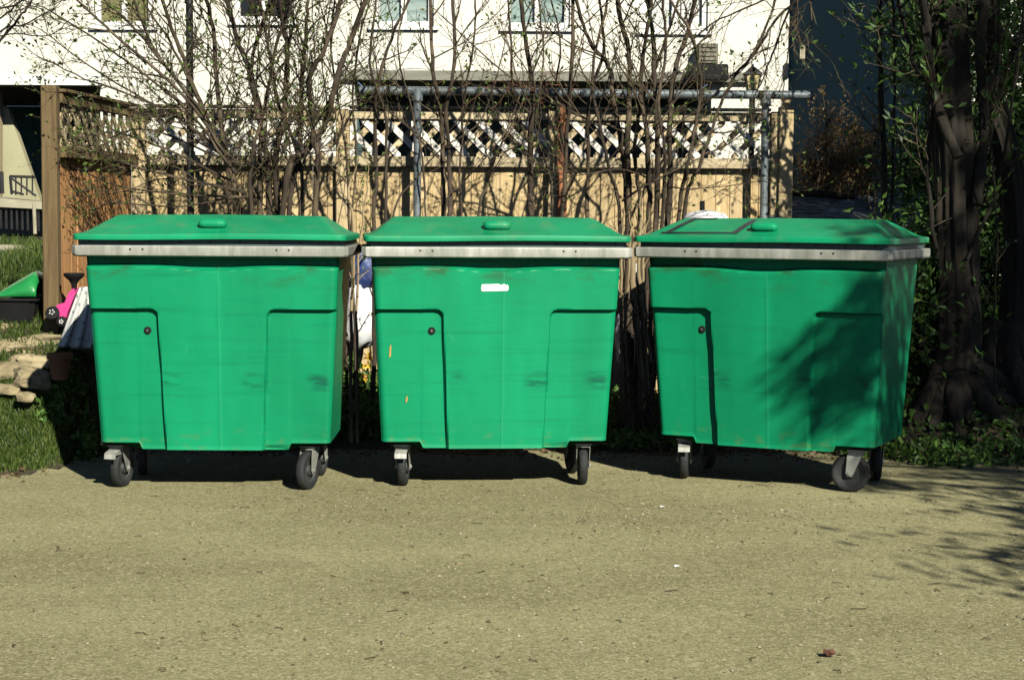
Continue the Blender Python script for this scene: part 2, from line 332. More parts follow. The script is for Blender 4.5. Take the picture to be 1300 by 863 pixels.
def ground_mat():
    mt, t, n, l, b = new_mat('packed_dirt')
    tc = n.new('ShaderNodeTexCoord')
    def noise(scale, detail=6, rough=0.6, stretch=(1, 1, 1)):
        mp = n.new('ShaderNodeMapping'); mp.inputs['Scale'].default_value = stretch; l.new(tc.outputs['Object'], mp.inputs[0])
        z = n.new('ShaderNodeTexNoise'); z.inputs['Scale'].default_value = scale; z.inputs['Detail'].default_value = detail; z.inputs['Roughness'].default_value = rough
        l.new(mp.outputs[0], z.inputs['Vector']); return z.outputs[0]
    def mixc(a, fac, c, amt):
        mx = n.new('ShaderNodeMix'); mx.data_type = 'RGBA'; mm = n.new('ShaderNodeMath'); mm.operation = 'MULTIPLY'; mm.inputs[1].default_value = amt
        l.new(fac, mm.inputs[0]); l.new(mm.outputs[0], mx.inputs[0]); l.new(a, mx.inputs[6]); mx.inputs[7].default_value = (*c, 1); return mx.outputs[2]
    def band(src, lo, hi):
        r = n.new('ShaderNodeMapRange'); r.interpolation_type = 'SMOOTHSTEP'; r.inputs[1].default_value = lo; r.inputs[2].default_value = hi; l.new(src, r.inputs[0]); return r.outputs[0]
    base = ramp(n, [(0.32, (0.215, 0.205, 0.1)), (0.68, (0.375, 0.36, 0.185))]); l.new(noise(0.5, 8, .62, (.8, 1.3, 1)), base.inputs[0])
    c = base.outputs[0]
    c = mixc(c, band(noise(1.5, 7, 0.7, (0.45, 1.3, 1)), 0.5, 0.7), (0.2, 0.185, 0.095), 0.6)      # damp, oily patches
    c = mixc(c, band(noise(38, 5, .75), 0.48, 0.68), (0.2, 0.18, 0.09), 0.7)
    # asphalt aggregate: every chip of stone its own tone
    for sc, amt in ((80, 0.3), (170, 0.42), (30, 0.06)):
        vo = n.new('ShaderNodeTexVoronoi'); vo.inputs['Scale'].default_value = sc; l.new(tc.outputs['Object'], vo.inputs['Vector'])
        sp = n.new('ShaderNodeSeparateColor'); l.new(vo.outputs['Color'], sp.inputs[0])
        c = mixc(c, band(sp.outputs[0], 0.68, 0.95), (0.1, 0.088, 0.045), amt)
        c = mixc(c, band(sp.outputs[1], 0.72, 0.98), (0.66, 0.62, 0.4), amt)
    l.new(c, b.inputs['Base Color']); b.inputs['Roughness'].default_value = 0.95; b.inputs['Specular IOR Level'].default_value = 0.15
    bp = n.new('ShaderNodeBump'); bp.inputs['Strength'].default_value = 0.5; bp.inputs['Distance'].default_value = 0.012
    h1 = noise(42, 8, .7); h2 = noise(2.5, 7, .65); ad = n.new('ShaderNodeMath'); ad.operation = 'ADD'; l.new(h1, ad.inputs[0]); l.new(h2, ad.inputs[1])
    l.new(ad.outputs[0], bp.inputs['Height']); l.new(bp.outputs[0], b.inputs['Normal'])
    return mt
M['dirt'] = ground_mat()

# ------------------------------------------------------------------ the ground
def terrain(x, y):
    x = np.asarray(x, float); y = np.asarray(y, float)
    left = sstep(-2.3, -2.62, x)
    start = 10.35 - 0.95 * left - 0.25 * sstep(2.0, 3.2, x)
    wid = 1.25 + 0.05 * left
    right = sstep(1.7, 2.3, x); low = (1 - left) * (1 - right)          # the bank is low behind the bins
    h = (0.72 + 0.12 * left - 0.52 * low) * sstep(0, 1, (y - start) / wid) + 0.52 * low * sstep(12.15, 13.0, y)
    h = h + 0.06 * np.maximum(0, np.minimum(y, 18) - 12)
    h = h + np.where(y > start, 0.03 * np.sin(3.1 * x + 1.3 * y) * np.sin(2.3 * y - x) * sstep(0, 1, (y - start)), 0)
    h = h + 0.006 * np.sin(1.7 * x + .4) * np.sin(1.1 * y) * sstep(10.5, 7.5, y)
    return h
def tz(x, y): return float(terrain(x, y))

def lot_edge(x):
    """y at which the dirt of the lot gives way to the planted bank"""
    return 10.35 - 0.95 * float(sstep(-2.3, -2.62, x)) - 0.25 * float(sstep(2.0, 3.2, x))

def build_ground():
    xs = np.unique(np.concatenate([np.linspace(-80, -6, 12), np.linspace(-6, 6, 121), np.linspace(6, 80, 12)]))
    ys = np.unique(np.concatenate([np.linspace(-40, 4, 12), np.linspace(4, 13, 91), np.linspace(13, 22, 31), np.linspace(22, 120, 10)]))
    X, Y = np.meshgrid(xs, ys); Z = terrain(X, Y)
    b = MB(); nx = len(xs)
    v = np.stack([X, Y, Z], -1).reshape(-1, 3)
    b.v = v.tolist(); b.n = len(v)
    for j in range(len(ys) - 1):
        for i in range(nx - 1): b.f.append((j * nx + i, j * nx + i + 1, (j + 1) * nx + i + 1, (j + 1) * nx + i))
    o = b.build('ground', [M['dirt'], M['soil']], smooth=180)
    for p in o.data.polygons:
        c = p.center
        e = lot_edge(c.x) + 0.12 * math.sin(5 * c.x) - 0.02
        if c.y > e: p.material_index = 1
    o['kind'] = 'structure'
build_ground()

# scattered cloud of little folded leaves / blades / stones
def leaf_cloud(C, size, aspect=0.5, up=0.3, fold=0.25, dirs=None):
    """N leaves at C: a folded diamond of four points each"""
    n = len(C); C = np.asarray(C)
    d = RNG.normal(size=(n, 3)) if dirs is None else np.asarray(dirs) + RNG.normal(size=(n, 3)) * 0.35
    d[:, 2] += up; d /= np.linalg.norm(d, axis=1)[:, None]
    a = np.cross(d, RNG.normal(size=(n, 3))); a /= np.linalg.norm(a, axis=1)[:, None]
    nn = np.cross(d, a)
    s = (size * (0.6 + 0.8 * RNG.random(n)))[:, None]
    p0 = C; p2 = C + d * s; mid = C + d * s * 0.45
    p1 = mid + a * s * aspect * 0.5 + nn * s * fold * 0.5; p3 = mid - a * s * aspect * 0.5 + nn * s * fold * 0.5
    V = np.stack([p0, p1, p2, p3], 1).reshape(-1, 3)
    b = MB(); b.v = V.tolist(); b.n = len(V)
    for i in range(n): k = 4 * i; b.f += [(k, k + 1, k + 2), (k, k + 2, k + 3)]
    return b

def blades(xy, h, w=0.006, lean=0.5):
    b = MB(); n = len(xy); z = terrain(xy[:, 0], xy[:, 1])
    ang = RNG.random(n) * 6.283; hh = h * (0.5 + RNG.random(n))
    dx, dy = np.cos(ang), np.sin(ang); ln = lean * hh * RNG.random(n)
    la = RNG.random(n) * 6.283
    P0 = np.stack([xy[:, 0] - dx * w, xy[:, 1] - dy * w, z - 0.01], 1); P1 = np.stack([xy[:, 0] + dx * w, xy[:, 1] + dy * w, z - 0.01], 1)
    mx, my = xy[:, 0] + np.cos(la) * ln * .35, xy[:, 1] + np.sin(la) * ln * .35
    P2 = np.stack([mx + dx * w * .8, my + dy * w * .8, z + hh * .6], 1); P3 = np.stack([mx - dx * w * .8, my - dy * w * .8, z + hh * .6], 1)
    P4 = np.stack([xy[:, 0] + np.cos(la) * ln, xy[:, 1] + np.sin(la) * ln, z + hh], 1)
    V = np.stack([P0, P1, P2, P3, P4], 1).reshape(-1, 3); b.v = V.tolist(); b.n = len(V)
    for i in range(n): k = 5 * i; b.f += [(k, k + 1, k + 2, k + 3), (k + 3, k + 2, k + 4)]
    return b

# ------------------------------------------------------------------ the white house
HY = 17.5
def hx(px): return at(px, 200, HY).x
def hz(py, px=650): return at(px, py, HY).z
house = thing('house', (-1.0, HY, 1.1), 'white stucco house behind the fence with upper windows and shaded ground floor', 'house')
GZ = 0.6; TOP = 7.5
xl, xr = -11.0, hx(999)
z_over = hz(103); z_porch = hz(108, 60)
def wall_piece(x0, x1, z0, z1, y=HY, d=0.3, name='wall', m='stucco'):
    b = MB(); b.box(((x0 + x1) / 2, y + d / 2, (z0 + z1) / 2), (x1 - x0, d, z1 - z0)); return b.build(name, M[m], house)
bx0, bx1 = hx(450), hx(902); ax0, ax1 = -9.5, hx(128)
# window openings (px x0, x1, y0 above the frame, y1 sill) in the upper floor
wins = [(122, 196, -130, 34, 'olive_blind'), (298, 374, -120, 28, 'dark_glass'), (474, 550, -110, 34, 'glass'), (640, 722, -110, 36, 'glass'), (812, 896, -110, 40, 'blind')]
zs = [(hx(a), hx(b_), hz(d, (a + b_) / 2), hz(c, (a + b_) / 2), g) for a, b_, c, d, g in wins]
zlow = max(z_over, z_porch)
zt = max(w[3] for w in zs) + 0.002; zb = min(w[2] for w in zs) - 0.002
# facade as one mesh made of bands round the openings
b = MB()
def fbox(x0, x1, z0, z1): b.box(((x0 + x1) / 2, HY + 0.15, (z0 + z1) / 2), (x1 - x0, 0.3, z1 - z0))
fbox(xl, xr, zt, TOP)
cur = xl
for x0, x1, z0, z1, g in zs:
    fbox(cur, x0, zlow, zt); fbox(x0, x1, zlow, z0); fbox(x0, x1, z1, zt); cur = x1
fbox(cur, xr, zlow, zt)
fbox(xl, ax0, GZ, zlow); fbox(ax1, bx0, GZ, zlow); fbox(bx1, xr, GZ, zlow)
if z_over < zlow: fbox(bx0, bx1, z_over, zlow)
if z_porch < zlow: fbox(ax0, ax1, z_porch, zlow)
# side wall and back of the right end
b.box((xr - 0.15, HY + 2.3, (GZ + TOP) / 2), (0.3, 4.0, TOP - GZ))
b.build('wall', M['stucco'], house)
for x0, x1, z0, z1, g in zs:
    fr = MB(); t = 0.055; cx = (x0 + x1) / 2; y = HY + 0.07
    for xx in (x0 + t / 2, x1 - t / 2, cx): fr.box((xx, y, (z0 + z1) / 2), (t, 0.08, z1 - z0 - 0.004))
    for zz in (z0 + t / 2 + 0.002, z1 - t / 2 - 0.002): fr.box((cx, y + 0.002, zz), (x1 - x0 - 0.004, 0.076, t))
    w = fr.build('window', M['white_paint'], house)
    for k in (0, 1):
        p = MB(); a = x0 + t if k == 0 else cx + t / 2; c = cx - t / 2 if k == 0 else x1 - t
        p.box(((a + c) / 2, y + 0.02, (z0 + z1) / 2), (c - a, 0.02, z1 - z0 - 2 * t)); p.build('pane', M[g], w)
    s_ = MB(); s_.box((cx, HY - 0.012, z0 - 0.02), (x1 - x0 + 0.1, 0.06, 0.03)); s_.build('sill', M['white_paint'], w)
# overhang trim and recessed ground floor
b = MB(); b.box(((bx0 + bx1) / 2 + 0.12, HY - 0.02, z_over + 0.045), (bx1 - bx0 + 0.55, 0.1, 0.095)); b.build('trim_board', M['trim_grey'], house)
b = MB(); b.box(((ax0 + ax1) / 2, HY - 0.02, z_porch + 0.045), (ax1 - ax0 + 0.05, 0.08, 0.1)); b.build('fascia', M['white_paint'], house)
b = MB(); b.box(((bx0 + bx1) / 2, HY + 1.3, z_over + 0.06), (bx1 - bx0, 2.0, 0.1)); b.box(((ax0 + ax1) / 2, HY + 2.0, z_porch + 0.06), (ax1 - ax0, 3.4, 0.1)); b.build('soffit', M['trim_grey'], house)
for x_, dy_, zt_ in ((bx0 - 0.05, 2.0, z_over), (bx1 + 0.05, 2.0, z_over), (ax1 + 0.05, 3.4, z_porch), (ax0 - 0.05, 3.4, z_porch)):
    b = MB(); b.box((x_, HY + 0.3 + dy_ / 2, (GZ + zt_) / 2), (0.1, dy_, zt_ - GZ)); b.build('return_wall', M['slate_paint'], house)
me = MB(); me.box((0, 0, 0), (bx1 - bx0, 0.03, 0.165), Matrix.Rotation(R(6), 3, 'X')); me = me.mesh('siding_board', M['teal_siding'])
for i in range(14): piece('siding_board', me, house, Vector(((bx0 + bx1) / 2, HY + 2.1, GZ + 0.1 + i * 0.16)) - house.location)
b = MB(); b.box(((ax0 + ax1) / 2, HY + 3.6, (GZ + z_porch) / 2), (ax1 - ax0, 0.1, z_porch - GZ)); b.build('porch_back_wall', M['slate_paint'], house)
# panel shaped like the sunlit area of the porch back wall, slanted shadow edge included
b = MB(); Ys = 18.0
b.prism([at(px, py, Ys) for px, py in ((-60, 258), (54, 262), (10, 138), (4, 134), (-60, 134))], (0, 0.12, 0)); b.build('sunlit_area_panel', M['olive_wall'], house)
b = MB(); b.prism([at(px, py, Ys - 0.03) for px, py in ((-60, 262), (3.5, 262), (3.5, 100), (-60, 100))], (0, -0.1, 0)); b.build('porch_post', M['rail_wood'], house)
# wall vent with its dark box
b = MB(); c = at(897, 70, HY); b.box((c.x, HY - 0.1, c.z), (0.185, 0.2, 0.19)); o = b.build('wall_vent', M['ac_grey'], house)
b = MB()
for i in range(4): b.box((c.x, HY - 0.205, c.z - 0.065 + i * 0.043), (0.15, 0.02, 0.012))
b.build('louvre', M['trim_grey'], o)
b = MB(); c = at(897, 95, HY); b.box((c.x, HY - 0.16, c.z), (0.36, 0.32, 0.16), bev=0.012); b.build('meter_box', M['black_plastic'], house)

# the porch deck at left: slab, railing and barred skirt
porch = thing('porch_deck', at(20, 290, 17.2), 'concrete porch landing with black iron railing, left of the fence', 'porch')
PY = 16.9
p0, p1 = at(-60, 241, PY), at(60, 258, PY)
b = MB(); b.prism([at(-80, 244, PY), at(62, 257.5, PY), at(62, 266, PY), at(-80, 259, PY)], (0, 0.9, 0.0)); b.build('slab', M['concrete'], porch)
b = MB(); b.tube([at(13, 224, PY + .1), at(15, 247, PY + .1)], 0.016, 6); b.tube([at(13, 224, PY + .1), at(44, 225, PY + .4)], 0.014, 6)
b.tube([at(14, 226, PY + .1), at(46, 249, PY + .15)], 0.012, 6); b.tube([at(15, 243, PY + .1), at(30, 247, PY + .1)], 0.012, 6)
b.build('railing', M['black_metal'], porch)
for px in (20, 27, 34, 41):
    b = MB(); b.tube([at(px, 224.5, PY + .25), at(px, 248, PY + .25)], 0.008, 5); b.build('baluster', M['black_metal'], porch)
b = MB(); b.tube([at(1, 218, PY), at(2, 246, PY)], 0.03, 6); b.build('newel_post', M['black_metal'], porch)
for px in np.arange(-40, 60, 6.8):
    y0 = 258 + 0.07 * px
    b = MB(); b.tube([at(px, y0 + 3, PY + .05), at(px + .5, y0 + 32, PY + .05)], 0.011, 5); b.build('skirt_bar', M['black_metal'], porch)
b = MB(); b.box((p0.x / 2 + p1.x / 2, PY + 0.6, 1.2), (1.4, 0.1, 0.5)); b.build('skirt_wall', M['trim_grey'], porch)
b = MB(); b.tube([at(43, 258, PY - .1), at(44.5, 297, PY - .1)], 0.018, 8); o = b.build('white_stake', M['concrete'])
tag(o, 'thin pale stake standing in the lawn before the porch landing', 'stake')
b = MB(); c = at(4, 296, 15.5)
for k in range(1): b.lathe([(0.02, 0), (0.2, 0.01), (0.22, 0.05), (0.15, 0.085), (0.02, 0.09)], 12, Matrix.Translation((c.x, 15.5, tz(c.x, 15.5) - 0.01)) @ Matrix.Diagonal((1, 1.4, 1, 1)))
o = b.build('stepping_stone', M['concrete'], smooth=60); tag(o, 'flat pale stepping stone in the lawn at far left', 'stone')

# ------------------------------------------------------------------ slate-grey neighbour's house on the right
NX0, NY0 = hx(999) + 0.012, 17.52
cA = R(65.3); nd = Vector((math.cos(cA), -math.sin(cA), 0))
nc = Vector((NX0, NY0, 0)) + nd * 2.4; Q0 = Vector((NX0, NY0, 0)) - nd * 0.25                 # near corner
nb = thing('neighbour_house', (nc.x, nc.y, 0.9), 'slate grey side wall of a neighbouring house behind the brown shrub at right', 'house')
b = MB(); th = Vector((math.sin(cA), math.cos(cA), 0)) * 0.3
b.prism([(Q0.x, Q0.y, 0.5), (nc.x, nc.y, 0.5), (nc.x + th.x, nc.y + th.y, 0.5), (Q0.x + th.x, Q0.y + th.y, 0.5)], (0, 0, 7)); b.build('side_wall', M['slate_paint'], nb)
b = MB(); b.box((nc.x + 3.03, nc.y + 0.17, 4.0), (6, 0.3, 7)); b.build('front_wall', M['stucco'], nb)
b = MB(); q = Vector((NX0, NY0, 0)) + nd * 0.28 - Vector((math.sin(cA), math.cos(cA), 0)) * 0.04
b.box((q.x, q.y, at(1014, 70, NY0).z), (0.05, 0.05, 0.13)); b.build('vent_cap', M['concrete'], nb)

# ------------------------------------------------------------------ fence
FY = 12.0
def fx(px): return at(px, 200, FY).x
Z_TOP, Z_TR, Z_MR, Z_BT = 2.135, 2.07, 1.815, 1.745
Z_BASE = 0.12
def make_fence(P0, P1, label, name, posts, boards_m, board_w, front_m, back_m, rail_m, endcap=False):
    """P0 -> P1 seen left to right from the camera; pieces are separate objects"""
    P0, P1 = Vector(P0), Vector(P1); L = (P1 - P0).length; d = (P1 - P0) / L; ang = math.atan2(d.y, d.x)
    nrm = Vector((d.y, -d.x, 0))                               # towards the camera
    root = thing(name, (P0.x, P0.y, Z_BASE), label, 'fence')
    def place(me, nm, s, off, z, tilt=0.0):
        o = bpy.data.objects.new(nm, me); link(o, root)
        p = P0 + d * s + nrm * off; o.location = Vector((p.x, p.y, z)) - root.location
        o.rotation_euler = (0, tilt, ang) if tilt == 0 else (Matrix.Rotation(ang, 3, 'Z') @ Matrix.Rotation(tilt, 3, 'Y')).to_euler()
        return o
    # boards
    n = int(L / board_w); w = L / n
    vs = []
    for k in range(3):
        q = MB(); q.box((0, 0, 0), (w - 0.0012, 0.018, Z_BT + 0.02 - Z_BASE), bev=0.004); vs.append(q.mesh('board', M[boards_m]))
    for i in range(n):
        o = place(vs[i % 3], 'board', (i + .5) * w, random.uniform(-0.006, 0.006), (Z_BT + 0.02 + Z_BASE) / 2 + random.uniform(-.004, .004)); pass
    # posts and rails per bay
    bays = [0.0] + list(posts) + [L]
    for s in posts:
        q = MB(); q.box((0, 0, 0), (0.09, 0.09, Z_TOP - Z_BASE + 0.0), bev=0.006); place(q.mesh('post', M[rail_m if rail_m == 'olive_post' else 'post_wood']), 'post', s, 0.03, (Z_TOP + Z_BASE) / 2)
    for s0, s1 in zip(bays[:-1], bays[1:]):
        a0, a1 = s0 + 0.047, s1 - 0.047
        if a1 - a0 < 0.1: continue
        mid = (a0 + a1) / 2; ln = a1 - a0
        q = MB(); q.box((0, 0, 0), (ln, 0.04, Z_TOP - Z_TR - 0.004), bev=0.004); place(q.mesh('top_rail', M[rail_m]), 'top_rail', mid, 0.03, (Z_TOP + Z_TR) / 2 - 0.004)
        q = MB(); q.box((0, 0, 0), (ln, 0.055, Z_MR - Z_BT), bev=0.004); place(q.mesh('middle_rail', M[rail_m]), 'middle_rail', mid, 0.043, (Z_MR + Z_BT) / 2)
        q = MB(); q.box((0, 0, 0), (ln, 0.09, 0.02), bev=0.003); place(q.mesh('cap_rail', M[rail_m]), 'cap_rail', mid, 0.03, Z_TOP + 0.012)
        # lattice strips, clipped to the opening
        H = Z_TR - Z_MR + 0.016; zc = (Z_TR + Z_MR) / 2; pit = 0.158; sw = 0.042
        for lay, (sgn, off, mm) in enumerate(((1, 0.024, front_m), (-1, 0.013, back_m))):
            s = a0 - H + random.uniform(0, 0.04)
            while s < a1:
                # strip runs from (s, top) to (s+H, bottom) for sgn 1
                c0, c1 = max(s, a0), min(s + H, a1)
                if c1 - c0 > 0.03:
                    hw = sw / 2 * math.sqrt(2)
                    def zz(x_): return (H / 2 - (x_ - s)) * sgn
                    xs_ = [c0, c1]; poly = []
                    P = [(c0, zz(c0) + hw), (c1, zz(c1) + hw), (c1, zz(c1) - hw), (c0, zz(c0) - hw)]
                    # clip in z to the opening
                    def clip(poly, lim, keep_low):
                        out = []
                        for i in range(len(poly)):
                            a_, b2 = poly[i], poly[(i + 1) % len(poly)]
                            ia = (a_[1] <= lim) if keep_low else (a_[1] >= lim); ib = (b2[1] <= lim) if keep_low else (b2[1] >= lim)
                            if ia: out.append(a_)
                            if ia != ib:
                                t = (lim - a_[1]) / (b2[1] - a_[1]); out.append((a_[0] + (b2[0] - a_[0]) * t, lim))
                        return out
                    P = clip(clip(P, H / 2, True), -H / 2, False)
                    if len(P) >= 3:
                        xm = sum(p[0] for p in P) / len(P)
                        q = MB(); q.prism([(p[0] - xm, 0.004, p[1]) for p in P], (0, -0.009, 0))
                        place(q.mesh('lattice_strip', M[mm]), 'lattice_strip', xm, off, zc)
                s += pit
    return root, place, L
JX = fx(178)
f1, place1, L1 = make_fence((JX, FY, 0), (fx(1000), FY, 0), 'tan cedar board fence with white lattice top behind the three bins', 'lattice_fence',
    [0.0, fx(436) - JX, fx(704) - JX, fx(985) - JX], 'fence_wood', 0.098, 'lattice', 'lattice_raw', 'rail_wood')
# end post with turned finial
q = MB(); q.box((0, 0, 0), (0.095, 0.095, 2.05), bev=0.006); place1(q.mesh('end_post', M['post_wood']), 'end_post', fx(995) - JX, 0.06, 1.145)
q = MB(); q.lathe([(0.03, 0), (0.026, 0.03), (0.036, 0.05), (0.048, 0.056), (0.05, 0.085), (0.035, 0.1), (0.01, 0.105)], 16)
place1(q.mesh('finial', M['post_wood'], smooth=50), 'finial', fx(995) - JX, 0.06, 2.168)
q = MB(); q.box((0, 0, 0), (0.07, 0.06, 2.13), bev=0.005); place1(q.mesh('brace_post', M['red_post']), 'brace_post', fx(713) - JX, 0.09, 1.165)
E0 = at(66, 200, 10.45)
f2, place2, L2 = make_fence((E0.x, 10.45, 0), (JX - 0.06, FY - 0.02, 0), 'weathered orange fence section running back from the olive corner post at left', 'side_fence', [], 'orange_wood', 0.1, 'rail_wood', 'lattice_raw', 'olive_post')
q = MB(); q.box((0, 0, 0), (0.092, 0.092, 1.62), bev=0.007); o = place2(q.mesh('corner_post', M['olive_post']), 'corner_post', -0.02, 0.0, 1.36); o.rotation_euler[2] = 0

# ------------------------------------------------------------------ galvanised pipe frame in front of the fence
pf = thing('pipe_frame', at(530, 400, 11.8), 'grey galvanised pipe frame with a long top bar before the lattice fence', 'pipe frame'); PFY = 11.8
b = MB(); pts = [at(455, 115, PFY), at(600, 116, PFY), at(800, 119.5, PFY), at(1032, 121, PFY)]; b.tube(pts, 0.029, 14); b.build('top_bar', M['galv_pipe'], pf, smooth=50)
for px, pyt in ((530, 117), (972, 123)):
    b = MB(); t_ = at(px, pyt, PFY); t_.z -= 0.03; g = tz(t_.x, PFY); b.tube([t_, (t_.x + 0.0, PFY, g - 0.1)], 0.026, 12); pp = b.build('upright', M['galv_pipe'], pf, smooth=50)
    b = MB(); b.tube([(t_.x, PFY, t_.z - 0.03), (t_.x, PFY, t_.z + 0.05)], 0.037, 12); b.build('tee_joint', M['galv_pipe'], pp, smooth=50)
    b = MB(); c = at(px, 164, PFY); b.tube([(t_.x, PFY, c.z - 0.025), (t_.x, PFY, c.z + 0.02)], 0.034, 12); b.build('collar', M['galv_pipe'], pp, smooth=50)
b = MB(); t_ = at(240, -60, 11.5); b.tube([(t_.x, 11.5, 3.6), (t_.x, 11.5, tz(t_.x, 11.5) - 0.1)], 0.024, 10); o = b.build('metal_pole', M['black_metal'], smooth=50); tag(o, 'slim dark upright pole among the branches of the leftmost shrub', 'pole')

# lantern on its post just behind the fence
c = at(955, 116, 12.35)
ln = thing('garden_lantern', (c.x, 12.35, 0.8), 'small garden lantern with amber panes showing above the pipe at right', 'lantern')
b = MB(); b.tube([(c.x, 12.35, 0.8), (c.x, 12.35, c.z)], 0.022, 10); b.build('post', M['black_metal'], ln)
def frus(b, z0, z1, r0, r1): b.lathe([(r0, z0), (r1, z1)], 4, Matrix.Translation((c.x, 12.35, 0)) @ Matrix.Rotation(R(45), 4, 'Z'))
b = MB(); frus(b, c.z, c.z + 0.012, 0.052, 0.052); frus(b, c.z + 0.115, c.z + 0.13, 0.086, 0.086); frus(b, c.z + 0.13, c.z + 0.17, 0.078, 0.02); frus(b, c.z + 0.17, c.z + 0.19, 0.014, 0.01); b.build('lantern_cap', M['black_metal'], ln)
b = MB(); frus(b, c.z + 0.012, c.z + 0.115, 0.046, 0.072); b.build('glass_body', M['lamp_glass'], ln)
for sx_, sy_ in ((1, 1), (1, -1), (-1, 1), (-1, -1)):
    b = MB(); b.tube([(c.x + sx_ * .034, 12.35 + sy_ * .034, c.z + .01), (c.x + sx_ * .053, 12.35 + sy_ * .053, c.z + .117)], 0.005, 5); b.build('corner_bar', M['black_metal'], ln)

# ------------------------------------------------------------------ small shed with shingled roof at right
sc_ = at(1045, 275, 12.2)
shed = thing('garden_shed', (sc_.x, 12.4, 0.75), 'low garden shed with dark shingle roof beyond the right bin', 'shed')
A, B_, C_, D_ = at(985, 283, 11.6), at(1140, 286, 11.6), at(1140, 250, 12.5), at(972, 247, 12.5)
ux = (B_ - A); uy = (D_ - A); uyr = Vector((0, uy.y, uy.z)); lenx = 0.95; slope = uyr.length; ang = math.atan2(uyr.z, uyr.y)
org = Vector((at(978, 283, 11.6).x, 11.6, A.z - 0.05))
b = MB(); rot = Matrix.Rotation(ang, 3, 'X')
b.box(org + rot @ Vector((lenx / 2, (slope + .05) / 2, -0.012)), (lenx, slope + .05, 0.02), rot); b.build('roof_deck', M['trim_grey'], shed)
me = MB(); me.box((0, 0, 0), (0.118, 0.17, 0.008), Matrix.Rotation(-0.05, 3, 'X')); me = me.mesh('shingle', M['shingle'])
for r_ in range(9):
    for k in range(9):
        xx = (k + .5 + (0.5 if r_ % 2 else 0)) * 0.122 - 0.06
        if xx > lenx - 0.03 or xx < 0.03: continue
        p = org + rot @ Vector((xx, 0.07 + r_ * 0.115, 0.012 + random.uniform(0, .003)))
        piece('shingle', me, shed, p - shed.location, (ang, 0, 0))
b = MB(); b.box(org + rot @ Vector((-0.012, (slope + .05) / 2, -0.02)), (0.024, slope + .06, 0.07), rot); b.build('barge_board', M['post_wood'], shed)
b = MB(); b.box((org.x + lenx / 2, 12.1, (org.z + 0.5) / 2), (lenx - .1, 0.8, org.z - 0.55)); b.build('wall', M['fence_wood'], shed)
# log lying on the roof ridge
b = MB(); pts = [at(1003, 243, 12.55), at(1030, 245, 12.55), at(1060, 248, 12.5), at(1085, 251, 12.5)]; b.tube(pts, [0.035, 0.03, 0.025, 0.018], 9)
o = b.build('log', M['bark_dark'], smooth=60); tag(o, 'dark log lying along the top of the shed roof', 'log')

# white tub behind right bin
c = at(896, 285, 11.0); b = MB()
b.lathe([(0.1, -0.42), (0.13, -0.05), (0.15, -0.02), (0.15, 0.0), (0.12, 0.035), (0.05, 0.052), (0.005, 0.055)], 24, Matrix.Translation((c.x, 11.0, c.z + 0.035)))
tb = thing('plastic_tub', (c.x, 11.0, c.z - 0.4), 'white plastic tub with domed lid peeping over the right bin', 'tub')
b.build('tub_or_shade_body', M['bag_white'], tb, smooth=50)
b = MB(); b.tube([at(890, 268, 11.0), at(890, 256, 11.0), at(893, 255, 11.0), at(893, 268, 11.0)], 0.009, 6); b.build('handle', M['black_plastic'], tb)
b = MB(); b.box((c.x, 11.0, (c.z - .4 + tz(c.x, 11)) / 2), (0.3, 0.3, c.z - .36 - tz(c.x, 11) + .04)); o = b.build('wooden_crate', M['fence_wood']); tag(o, 'wooden crate behind the right bin holding up the white tub', 'crate')

# ------------------------------------------------------------------ the three wheeled bins
BW, BD = 0.69, 0.885
def ring_rr(w, y0, y1, z, r, nf=150, ns=26, nc=7):
    """rounded rectangle, counter-clockwise from above, starting at the front left; the front edge is finely divided"""
    P = []
    for i in range(nf): P.append(((-w + r) + (2 * w - 2 * r) * i / (nf - 1), y0))
    for i in range(1, nc): t = -math.pi / 2 + math.pi / 2 * i / nc; P.append((w - r + r * math.cos(t), y0 + r + r * math.sin(t)))
    for i in range(ns): P.append((w, y0 + r + (y1 - y0 - 2 * r) * i / (ns - 1)))
    for i in range(1, nc): t = math.pi / 2 * i / nc; P.append((w - r + r * math.cos(t), y1 - r + r * math.sin(t)))
    for i in range(ns): P.append((w - r - (2 * w - 2 * r) * i / (ns - 1), y1))
    for i in range(1, nc): t = math.pi / 2 + math.pi / 2 * i / nc; P.append((-w + r + r * math.cos(t), y1 - r + r * math.sin(t)))
    for i in range(ns): P.append((-w, y1 - r - (y1 - y0 - 2 * r) * i / (ns - 1)))
    for i in range(1, nc): t = math.pi + math.pi / 2 * i / nc; P.append((-w + r + r * math.cos(t), y0 + r + r * math.sin(t)))
    P = np.array(P); return np.column_stack([P, np.full(len(P), z)])

